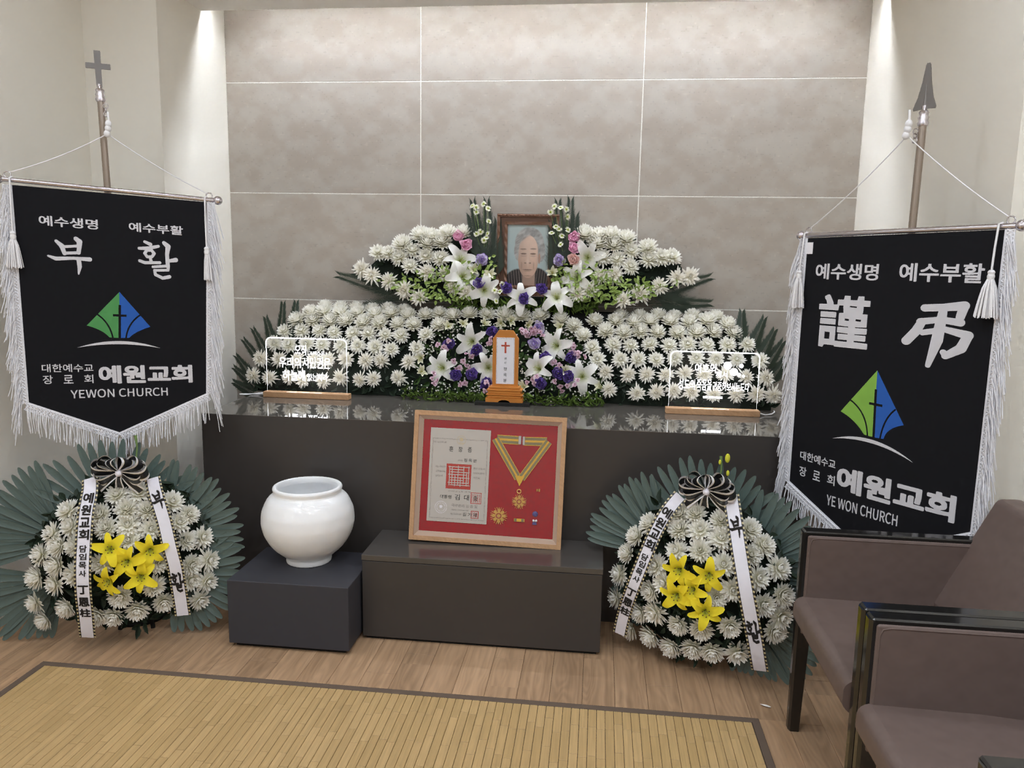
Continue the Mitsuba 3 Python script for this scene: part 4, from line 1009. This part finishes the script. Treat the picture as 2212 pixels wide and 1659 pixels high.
def lily_petals(c_in, c_out, L, w, e0, e1, seed):
    r_ = np.random.default_rng(seed)
    out = []
    for i in range(6):
        V, t = petal(0, L * (1 if i % 2 else .94), w * (1.1 if i % 2 else .85), e0 + 4 * r_.normal(), e1 + 12 * r_.normal(), i * np.pi / 3 + .1 * r_.normal(), n=9, cup=.30, base=.003, tip=.72, z0=.001 * (i % 2), wave=.0022)
        m = grid_mesh(V)
        c = np.array(c_in) * (1 - np.clip(t * 2.2, 0, 1))[:, None] + np.array(c_out) * np.clip(t * 2.2, 0, 1)[:, None]
        out.append(mikit.ply(m, "petal", True, color=np.repeat(c[:, None], 3, 1).reshape(-1, 3)))
    return out


lily_w = [lily_petals([.50, .55, .24], [.82, .81, .77], .112, .0235, 74, -52, s) for s in (31, 32, 33)]
lily_y = [lily_petals([.46, .52, .04], [.93, .78, .05], .094, .0205, 68, -34, s) for s in (34, 35)]


def stamens(L):
    fil = [tube([(0, 0, 0), (.006 * math.cos(a), .006 * math.sin(a), L * .6), (.016 * math.cos(a), .016 * math.sin(a), L)], .0009, 4) for a in np.arange(6) * 1.047 + .3] + [tube([(0, 0, 0), (.002, .001, L * .6), (.005, .002, L * 1.15)], .0014, 5)]
    ant = []
    for a in np.arange(6) * 1.047 + .3:
        q = trimesh.creation.icosphere(1, .0028); q.apply_scale([1, 1, .5]); q.apply_translation([.016 * math.cos(a), .016 * math.sin(a), L]); ant.append(q)
    return mikit.ply(cat(fil), "pistil", True), mikit.ply(cat(ant), "anther", True)


ST_W, ST_Y = stamens(.05), stamens(.040)


def put(name, ply, parent, pos, axis, scale=1.0, spin=None, label=None):
    return add(name, ply, None, parent, M=frame(axis, rng.random() * 6.28 if spin is None else spin, pos, scale), label=label)


def lily(parent, plys, st, pos, axis, scale, label):
    k = fresh("lily", parent)
    note(k, label)
    M = frame(axis, rng.random() * 6.28, pos, scale)
    for q in plys:
        add("petal", q, None, k, M=M)
    add("stamens", st[0], None, k, M=M)
    if st is ST_Y:
        add("anthers", st[1], None, k, M=M)


def ax(elev, yaw=0.0):
    e, y = math.radians(elev), math.radians(yaw)
    return np.array([math.cos(e) * math.sin(y), -math.cos(e) * math.cos(y), math.sin(e)])


def leaf_blade(L, w, bend=.15, fold=.25, n=6):
    t = np.linspace(0, 1, n)
    pr2 = w * np.sin(np.pi * np.clip(t * .93 + .05, 0, 1) ** .8)
    P = np.c_[t * 0, t * L, bend * L * t ** 2]
    return np.stack([P + np.c_[j * pr2, 0 * t, abs(j) * fold * pr2] for j in (-1, 0, 1)], 1)


def scatter_leaves(pts, L, w, seed, normal=(0, -1, .3), spread=.9, zmin=TH + .002):
    """Many small leaves at the points, pointing every way about the normal: one mesh."""
    r_ = np.random.default_rng(seed)
    G = leaf_blade(1, 1, .2, .3, 4)
    f = grid_mesh(G).faces
    V, F = [], []
    for p in pts:
        a = np.array(normal) + spread * r_.normal(size=3)
        M = frame(a, r_.random() * 6.28)
        s = L * (.7 + .6 * r_.random())
        g = G.reshape(-1, 3) * np.array([w, s, s])
        V.append(np.maximum(g @ M[:3, :3].T + p, [-9, -9, zmin])); F.append(f + len(V[0]) * (len(V) - 1))
    return trimesh.Trimesh(np.vstack(V), np.vstack(F), process=False)


def hull(pts):
    return trimesh.convex.convex_hull(np.asarray(pts))


def frond(a, b, wid, seed, pairs=30):
    """A feathery palm frond from a to b: a midrib with leaflets."""
    r_ = np.random.default_rng(seed)
    a, b = np.array(a), np.array(b)
    d = b - a; Ln = np.linalg.norm(d); d /= Ln
    s = np.cross(d, [0, -1.0, 0]); s /= np.linalg.norm(s)
    out = [tube([a, a + d * Ln * .5, b], [.0022, .0016, .0006], 5)]
    for i in range(pairs):
        t = i / pairs
        for sg in (-1, 1):
            L = wid * (1 - .55 * t) * (.9 + .2 * r_.random())
            p = a + d * Ln * t
            dr_ = d * .85 + sg * s * (.62 - .25 * t) + np.array([0, -.10 * r_.random(), .04])
            dr_ /= np.linalg.norm(dr_)
            q = p + dr_ * L
            n_ = np.cross(dr_, [0, -1.0, 0]); n_ /= np.linalg.norm(n_)
            w_ = .0032
            out.append(trimesh.Trimesh([p, p + dr_ * L * .5 + n_ * w_, q, p + dr_ * L * .5 - n_ * w_], [[0, 1, 2], [0, 2, 3]], process=False))
    return cat(out)


for _L in (D_low_left, D_low_right, D_low_center):
    for _r in _L:
        _r[1] += .02
# ------------------------------------------------------------------ the altar flowers
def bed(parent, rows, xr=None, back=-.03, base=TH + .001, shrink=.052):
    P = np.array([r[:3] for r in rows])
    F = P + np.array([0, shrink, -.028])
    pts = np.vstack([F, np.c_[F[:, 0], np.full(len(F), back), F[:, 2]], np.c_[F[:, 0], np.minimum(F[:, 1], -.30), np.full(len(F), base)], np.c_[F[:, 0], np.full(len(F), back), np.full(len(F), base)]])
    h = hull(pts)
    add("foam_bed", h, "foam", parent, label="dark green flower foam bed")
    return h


def mums(parent, rows, scale=1.0):
    for i, (x, y, z, e) in enumerate(rows):
        q = mum_cup if e >= 45 else (mum_open if e >= 25 else mum_spider)
        p = np.array([x, y, z]); a = ax(e + rng.normal(0, 5), rng.normal(0, 10))
        put("chrysanthemum", q[i % 3], parent, p - a * .022, a, scale * (1.10 if e >= 45 else .92 if e >= 25 else .82) * (.94 + .12 * rng.random()))


def surf_points(mesh, n, seed, test=None):
    p, f = trimesh.sample.sample_surface(mesh, n * 3, seed=seed)
    nrm = mesh.face_normals[f]
    keep = (nrm[:, 1] < -.2)
    if test is not None:
        keep &= test(p)
    return np.asarray(p[keep][:n])


ARR = {}
for nm, rows, lab in (("left", D_low_left, "sloping bank of white chrysanthemums at the left of the altar, behind the left glowing sign"), ("right", D_low_right, "sloping bank of white chrysanthemums at the right of the altar, behind the right glowing sign")):
    k = thing("flower_bank", lab, "flower arrangement")
    ARR[nm] = k
    h = bed(k, rows)
    mums(k, rows)
    add("foliage", scatter_leaves(surf_points(h, 420, 5), .042, .011, 6), "leaf_dark", k, kind="stuff", label="dark green leaves between the blooms")
k = thing("flower_center", "mixed arrangement of white lilies, purple and pink blooms around the memorial tablet", "flower arrangement")
mx = D_low_center
allc = mx + [p + [20] for p in D_low_purple] + [p + [20] for p in D_low_lily]
h = bed(k, [r for r in allc], shrink=.075)
mums(k, mx)
for i, p in enumerate(D_low_lily):
    a = ax(8 + 6 * rng.normal(), 14 * rng.normal())
    lily(k, lily_w[i % 3], ST_W, np.array(p) + np.array([0, -.005, 0]) - a * .045, a, .95, "large white lily")
for i, p in enumerate(D_low_purple):
    a = ax(12 + 8 * rng.normal(), 15 * rng.normal())
    bi = i >= 11
    put("lisianthus", (bicolor if bi else purple)[i % (2 if bi else 3)], k, np.array(p) - a * .022, a, 1.22, label="white and violet ruffled bloom" if bi else "deep purple ruffled bloom")
for i, p in enumerate(D_low_cream):
    a = ax(20 + 12 * rng.normal(), 25 * rng.normal())
    put("alstroemeria", cream[i % 2], k, np.array(p) - a * .015, a, .95, label="cream trumpet bloom")
for i, p in enumerate(D_low_pink):
    for j in range(4):
        d = np.array([rng.normal(0, .015), -.012 - .006 * rng.random(), rng.normal(0, .015)])
        put("pink_blossom", blossom[(i + j) % 2], k, np.array(p) + d, ax(10 + 25 * rng.normal(), 30 * rng.normal()), 1.0 + .3 * rng.random(), label="small pink blossom")
hp = surf_points(h, 900, 9, lambda p: (p[:, 0] > -.12) & (p[:, 0] < .80))
g = trimesh.creation.icosphere(0, .0042)
gy = [hp[i] for i in rng.choice(len(hp), 110)]
balls, stems = [], []
for c in gy:
    for _ in range(8):
        q = g.copy(); o_ = np.array([rng.normal(0, .02), -.035 - .03 * rng.random(), rng.normal(0, .02)])
        q.apply_translation(c + o_); balls.append(q); stems.append(tube([c, c + o_], .0005, 3, False))
add("gypsophila", cat(balls), "gyp", k, kind="stuff", label="tiny white gypsophila buds")
add("gypsophila_stems", cat(stems), "stem", k, kind="stuff", label="thin green stems")
add("foliage", scatter_leaves(hp[:380], .045, .012, 12), "leaf_mid", k, kind="stuff", label="green leaves between the blooms")
fp = np.c_[rng.uniform(-.14, .80, 460), rng.uniform(-.43, -.38, 460), TH + .004 + .036 * rng.random(460)]
fp[:, 1] -= .03 * np.sin((fp[:, 0] + .1) * 3.4)
add("fern_fringe", scatter_leaves(fp, .030, .0035, 13, (0, -1, .1), .7), "fern", k, kind="stuff", label="yellow-green fern fringe along the table")

k = thing("flower_display", "upper wing-shaped arrangement of white chrysanthemums and lilies around the portrait", "flower arrangement")
UL, UR = np.array(D_up_left)[:, :3], np.array(D_up_right)[:, :3]
hs = []
for P, xin in ((UL, .255), (UR, .555)):
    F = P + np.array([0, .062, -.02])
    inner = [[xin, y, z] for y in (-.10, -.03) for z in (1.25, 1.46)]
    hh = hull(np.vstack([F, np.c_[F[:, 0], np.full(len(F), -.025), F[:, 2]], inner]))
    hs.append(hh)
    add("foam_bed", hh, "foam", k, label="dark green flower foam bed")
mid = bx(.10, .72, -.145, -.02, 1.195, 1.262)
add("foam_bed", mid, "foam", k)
add("stand", bx(-.05, .87, -.14, -.02, TH + .001, 1.196), "plinth_dark", k, label="dark support behind the lower flowers")
mums(k, D_up_left, 1.12); mums(k, D_up_right, 1.12)
D_up_lily[6][2] -= .022
for i, p in enumerate(D_up_lily):
    a = ax(12 + 8 * rng.normal(), (10 if p[0] < .41 else -10) + 12 * rng.normal())
    lily(k, lily_w[i % 3], ST_W, np.array(p) + np.array([0, -.012, 0]) - a * .045, a, .95, "large white lily")
for nm, L_, pl, lab in (("lisianthus", D_up_purple, purple, "deep purple ruffled bloom"), ("carnation", D_bicolor, bicolor, "white bloom with violet edges"), ("carnation", D_pink, pink, "pink ruffled bloom"), ("carnation", D_pale, pale, "pale pink rose-like bloom")):
    for i, p in enumerate(L_):
        a = ax(15 + 8 * rng.normal(), 12 * rng.normal())
        put(nm, pl[i % len(pl)], k, np.array(p) + np.array([0, -.01, 0]) - a * .020, a, 1.2, label=lab)
for i, p in enumerate(D_cream):
    a = ax(25, 20 * rng.normal()); put("alstroemeria", cream[i % 2], k, np.array(p) - a * .015, a, 1.0, label="cream trumpet bloom")
for i, p in enumerate(D_daisy):
    q = np.array(p); q[1] = min(q[1], -.118) - .012
    a = ax(25 + 15 * rng.normal(), 25 * rng.normal())
    d = put("daisy", daisy[i % 2], k, q, a, 1.05, label="small white button daisy")
    root = np.array([.205 + (q[0] - .205) * .3, -.09, 1.42]) if q[0] < .41 else np.array([.60 + (q[0] - .60) * .3, -.09, 1.42])
    if q[2] > 1.44:
        add("stem", tube([q, (q + root) / 2 + np.array([0, -.01, .02]), root], .0012, 5), "stem", k)
for hh, sd in zip(hs, (21, 22)):
    c = hh.bounds
    lp = surf_points(hh, 700, sd, lambda p: p[:, 2] < 1.30 + .16 * (1 - np.abs((p[:, 0] - .41) / .80)) + .06 * (rng.random(len(p)) - .5))
    lp = lp + np.array([0, -.052, 0.004]) + rng.normal(0, .006, lp.shape)
    add("leaf_sprigs", scatter_leaves(lp, .027, .0078, sd + 2, (0, -1, .6), .6), "leaf_light", k, kind="stuff", label="bright yellow-green leaf sprigs")
    add("foliage", scatter_leaves(surf_points(hh, 240, sd + 5), .036, .010, sd + 4), "leaf_dark", k, kind="stuff", label="dark green leaves")
fp = np.c_[rng.uniform(.05, .76, 420), rng.uniform(-.20, -.15, 420), rng.uniform(1.205, 1.245, 420)]
add("fern_fringe", scatter_leaves(fp, .032, .004, 31, (0, -1, .0), .7), "fern", k, kind="stuff", label="green fern fringe under the lilies")
for i, (a, b) in enumerate(D_frond_up):
    add("palm_frond", frond(a, b, .095 if abs(b[2] - a[2]) > .15 else .10, i), "leaf_dark", k, label="dark feathery palm frond")
for i, (a, b) in enumerate(D_frond_low):
    add("palm_frond", frond(a, b, .07, 40 + i), "leaf_dark", ARR["left" if b[0] < .3 else "right"], label="dark feathery palm frond")

# ------------------------------------------------------------------ the two standing wreaths
def wreath(o, yaw, lean, label, heads, lilies, ribs, bow, fans, floor_clip=.012, seed=0, bud=False):
    r_ = np.random.default_rng(seed)
    k = thing("funeral_wreath", label, "wreath", None)
    yaw, lean = math.radians(yaw), math.radians(lean)
    u = np.array([math.cos(yaw), math.sin(yaw), 0]); nh = np.array([math.sin(yaw), -math.cos(yaw), 0])
    w = np.array([0, 0, math.cos(lean)]) - nh * math.sin(lean)
    n = np.cross(u, w); o = np.array([o[0], o[1], 0.0])
    G = lambda a: o + np.asarray(a)[..., 0:1] * u + np.asarray(a)[..., 1:2] * w + np.asarray(a)[..., 2:3] * n
    M0 = local(o, u, w, n)
    # dark mound of foliage
    th = np.linspace(0, 2 * np.pi, 40, endpoint=False)
    rr = np.linspace(0, 1, 9)
    cx, cy = np.mean([h[0] for h in heads]), np.mean([h[1] for h in heads])
    dome = lambda a, b: .03 + .13 * np.maximum(0, 1 - (a / .36) ** 2 - ((b - .33) / .36) ** 2)
    A = np.array([[(cx + .29 * r * math.cos(t), cy + .275 * r * math.sin(t), 0) for r in rr] for t in th])
    A[..., 2] = dome(A[..., 0], A[..., 1]) - .045
    A[..., 1] = np.maximum(A[..., 1], .015)
    mound = grid_mesh(A, True)
    back = A.copy(); back[..., 2] = -.02
    add("mound", trimesh.convex.convex_hull(np.vstack([A.reshape(-1, 3), back.reshape(-1, 3)])), "foam", k, M=M0, label="dark green mound")
    pts = np.array([(cx + .31 * math.sqrt(a) * math.cos(b), max(.02, cy + .29 * math.sqrt(a) * math.sin(b)), 0) for a, b in zip(r_.random(520), r_.random(520) * 6.28)])
    pts[:, 2] = dome(pts[:, 0], pts[:, 1]) - .036
    add("foliage", scatter_leaves(pts, .042, .011, seed + 1, (0, 0, 1), .8, -9), "leaf_dark", k, M=M0, kind="stuff", label="dark green leaves between the blooms")
    # leaves in fans
    cnt = 0
    for fi, (c, L, a0, a1, m, h0) in enumerate(fans):
        for i in range(m):
            an = math.radians(a0 + (a1 - a0) * (i + .15 * r_.normal()) / (m - 1))
            L2 = L * (.93 + .10 * r_.random())
            if c[1] + L2 * math.sin(an) < floor_clip:
                L2 = min(L2, (c[1] - floor_clip) / max(-math.sin(an), .01)) if math.sin(an) < -.3 else L2
            if L2 < .08:
                continue
            # a blade that widens from its stalk to a rounded tip
            tt = np.array([0, .2, .45, .65, .78, .88, .95, .985, 1.0])
            hw = .0145 * (.30 + .70 * np.minimum(1, tt / .7)) * np.sqrt(np.clip(1 - np.clip((tt - .74) / .262, 0, 1) ** 2.4, 0, 1))
            zb = (.02 + .05 * r_.random()) * L2 * tt ** 2
            V = np.stack([np.c_[j * hw, tt * L2, zb + abs(j) * .35 * hw] for j in (-1, 0, 1)], 1)
            co, si = math.cos(an - math.pi / 2), math.sin(an - math.pi / 2)
            X = V[..., 0] * co - V[..., 1] * si + c[0]
            Y = V[..., 0] * si + V[..., 1] * co + c[1]
            Z = V[..., 2] + h0 + .0030 * (i % 2) - .012
            Y = np.maximum(Y, .006)
            Pm = np.stack([X, Y, Z], -1)
            m1 = grid_mesh(Pm)
            m2 = grid_mesh(Pm - np.array([0, 0, .0008])); m2.invert()
            add("fan_leaf", cat(m1, m2), "leaf_fan", k, M=M0, smooth=True)
            cnt += 1
    for i, (a, b, h) in enumerate(heads):
        d = np.array([(a - cx) / .36, (b - cy) / .40, .75]); d /= np.linalg.norm(d)
        axis = d[0] * u + d[1] * w + d[2] * n + np.array([0, 0, .12])
        q = (mum_cup if r_.random() < .55 else mum_open)[i % 3]
        P = G(np.array([a, b, h])) - axis / np.linalg.norm(axis) * .018
        if P[2] < .045:
            P[2] = .045
        put("chrysanthemum", q, k, P, axis, 1.02 * (.94 + .12 * r_.random()))
    for i, (a, b, h) in enumerate(lilies):
        axis = n + .25 * r_.normal() * u + .18 * r_.normal() * w
        lily(k, lily_y[i % 2], ST_Y, G(np.array([a, b, h])) - n * .03, axis, .78, "bright yellow artificial lily")
    add("lily_stem", tube([G(np.array([cx + .02, cy + .2, .03])), G(np.array([cx + .035, .72, .02])), G(np.array([cx + .03, .765, .02]))], [.003, .003, .006], 6), "stem", k, smooth=True, label="pale green bud stem at the top")
    if bud:
        for a_, b_, r0_ in ((cx + .055, .762, .011), (cx + .03, .745, .006), (cx + .06, .71, .007)):
            q = trimesh.creation.icosphere(2, r0_); q.apply_scale([.8, 1.5, .8]); q.apply_translation([a_, b_, .03])
            add("bud", q, "bud_yellow", k, M=M0, smooth=True, label="small yellow bud at the top")
    # ribbons
    for ri, (line, wd, txt) in enumerate(ribs):
        P = np.array(line)
        d = np.r_[0, np.cumsum(np.linalg.norm(np.diff(P, axis=0), axis=1))]
        Lr = d[-1]
        f = PchipInterpolator(d, P)
        if G(P[-1])[2] < .02:
            pass
        def strip(x, y, h=0.0):
            c = f(np.clip(y, 0, Lr)); tg = f(np.clip(y + .01, 0, Lr)) - f(np.clip(y - .01, 0, Lr))
            tg = tg / np.linalg.norm(tg, axis=-1, keepdims=True)
            sd_ = np.stack([-tg[..., 1], tg[..., 0], 0 * tg[..., 0]], -1)
            sd_ = sd_ / np.linalg.norm(sd_, axis=-1, keepdims=True)
            nn = np.cross(tg, sd_); nn *= np.where(nn[..., 2:3] < 0, -1, 1)
            return c + np.asarray(x)[..., None] * sd_ + (np.asarray(h) + .003 * np.sin(np.asarray(y) * 22 + ri))[..., None] * nn
        rb = fresh("ribbon", k); note(rb, "white ribbon with black and gold edges and black lettering")
        yy = np.linspace(0, Lr, 34)
        def lay(x0, x1, h):
            X = np.stack([strip(np.full_like(yy, x), yy, h) for x in np.linspace(x0, x1, 3)], 1)
            a = grid_mesh(X); b = grid_mesh(X - np.array([0, 0, .0006])); b.invert()
            return cat(a, b)
        add("band", lay(-wd / 2 + .006, wd / 2 - .006, .0), "ribbon_white", rb, M=M0, smooth=True)
        for sg in (-1, 1):
            y2 = np.linspace(0, Lr, 120)
            X = np.stack([strip(np.full_like(y2, sg * (wd / 2 - .0065)), y2, .0005), strip(np.full_like(y2, sg * (wd / 2 - .003)), y2, .001), strip(np.full_like(y2, sg * (wd / 2 + .001)), y2, .0003)], 1)
            cc = np.zeros((120, 3, 3)) + np.array([.012, .012, .012])
            cc[np.arange(120) % 3 == 1, 1:] = [.72, .62, .36]
            add("edge_trim", mikit.ply(grid_mesh(X), "ribbon_trim", True, color=cc.reshape(-1, 3)), None, rb, M=M0, label="black trim flecked with gold")
        for ch, t0, hgt, wid in txt:
            c_ = Lr * t0
            g_ = fit_text(ch, -wid / 2, wid / 2, -c_ - hgt / 2, -c_ + hgt / 2, 9 if ch in BRUSH else 3 if hgt > .03 else 2)
            m_ = refine(extrude(g_, .0006), .03)
            v = m_.vertices
            m_.vertices = strip(v[:, 0], -v[:, 1], .0012 + v[:, 2])
            add("lettering", m_, "ink", rb, M=M0, label="black brush lettering " + ch)
    # bow
    bw = fresh("bow", k); note(bw, "black and white satin bow with gold lines")
    bc_ = np.array(bow)
    specs = [(168, .098, .7), (140, .088, .95), (112, .066, .8), (68, .066, -.8), (40, .090, -.95), (12, .098, -.7), (196, .080, .9), (-16, .080, -.9), (228, .085, 0), (-52, .090, 0), (258, .055, 0)]
    for i, (an, L, phi) in enumerate(specs):
        an = math.radians(an + 5 * r_.normal())
        dx = np.array([math.cos(an), math.sin(an) * .85, 0]); sx = np.array([-math.sin(an), math.cos(an), 0])
        tail = i >= 8
        t = np.linspace(0, 1, 26)
        nz = np.array([0, 0, 1.0])
        q_ = math.cos(phi) * nz + math.sin(phi) * sx
        if tail:
            Pc = bc_ + dx * L * t[:, None] * 1.2 + nz * (.010 + .012 * np.sin(t * 4))[:, None]
            sd_ = sx * .85 + nz * .3
        else:
            Pc = bc_ + dx * (L * np.sin(np.pi * t) ** .8)[:, None] + q_ * (.024 * np.sin(2 * np.pi * t))[:, None] + nz * (.018 + .004 * (i % 3))
            sd_ = -math.sin(phi) * nz + math.cos(phi) * sx
        wv = (.006 + .012 * t if tail else .006 + .0165 * np.sin(np.pi * t) ** .5)
        xs_ = np.array([-1, -.72, -.64, -.60, -.56, 0, .56, .60, .64, .72, 1])
        V = Pc[:, None] + xs_[None, :, None] * wv[:, None, None] * 1.2 * sd_
        bl_c, wh, go = [.012, .012, .014], [.74, .73, .76], [.70, .55, .22]
        cs = np.array([wh, wh, wh, go, bl_c, bl_c, bl_c, go, wh, wh, wh])
        a = grid_mesh(V)
        add("loop" if not tail else "tail", mikit.ply(a, "satin", True, color=np.tile(cs[None], (len(t), 1, 1)).reshape(-1, 3)), None, bw, M=M0)
    q = trimesh.creation.icosphere(2, .012); q.apply_translation(bc_ + np.array([0, 0, .028]))
    add("knot", q, "ribbon_white", bw, M=M0, smooth=True)
    # easel leg behind
    add("easel", cat(tube([G(np.array([cx - .06, .012, -.045])), G(np.array([cx, .5, -.03]))], .008, 8), tube([G(np.array([cx + .06, .012, -.045])), G(np.array([cx, .5, -.03]))], .008, 8)), "plinth_dark", k, label="dark easel legs at the back")
    return k


LTXT = [("예", .125, .036, .034), ("원", .195, .036, .032), ("교", .265, .034, .034), ("회", .335, .036, .034), ("담", .415, .024, .024), ("임", .460, .022, .024), ("목", .508, .024, .024), ("사", .556, .022, .024), ("丁", .655, .034, .034), ("恩", .735, .038, .036), ("柱", .812, .036, .036)]
RTXT = [("부", .155, .070, .046), ("활", .74, .085, .046)]
wreath((-1.03, -1.34), 15, 6, "round funeral wreath of white chrysanthemums and yellow lilies on the floor below the left banner", D_wl, D_wl_lily,
       [(D_wl_rib1, .054, LTXT), (D_wl_rib2, .054, RTXT)], D_wl_bow[0],
       [((.03, .43), .325, 28, 152, 17, .0), ((-.13, .37), .315, 108, 196, 16, .006), ((.20, .37), .305, 82, -8, 16, .006), ((-.16, .23), .30, 170, 262, 15, .012), ((.24, .24), .262, 34, -88, 18, .012)], seed=50)
wreath((1.17, -1.22), -20, 6, "round wreath of white chrysanthemums and yellow lilies on the floor between bench and armchair", D_wr, D_wr_lily,
       [(D_wr_rib1, .050, LTXT), (D_wr_rib2, .054, [("부", .175, .074, .046), ("활", .74, .088, .046)])], D_wr_bow[0],
       [((-.01, .43), .325, 40, 140, 15, .0), ((-.14, .37), .325, 106, 178, 15, .006), ((.11, .36), .325, 78, -16, 17, .006), ((-.17, .26), .18, 188, 250, 9, .010), ((.15, .22), .29, 4, -98, 17, .012)], seed=60, bud=True)
add("fallen_petal", grid_mesh(leaf_blade(.035, .006, .1, .3, 6)), "gyp", M=frame([0, 0, 1], 1.3, (1.37, -1.47, .002)), label="single white petal lying on the wooden floor", cat="petal")
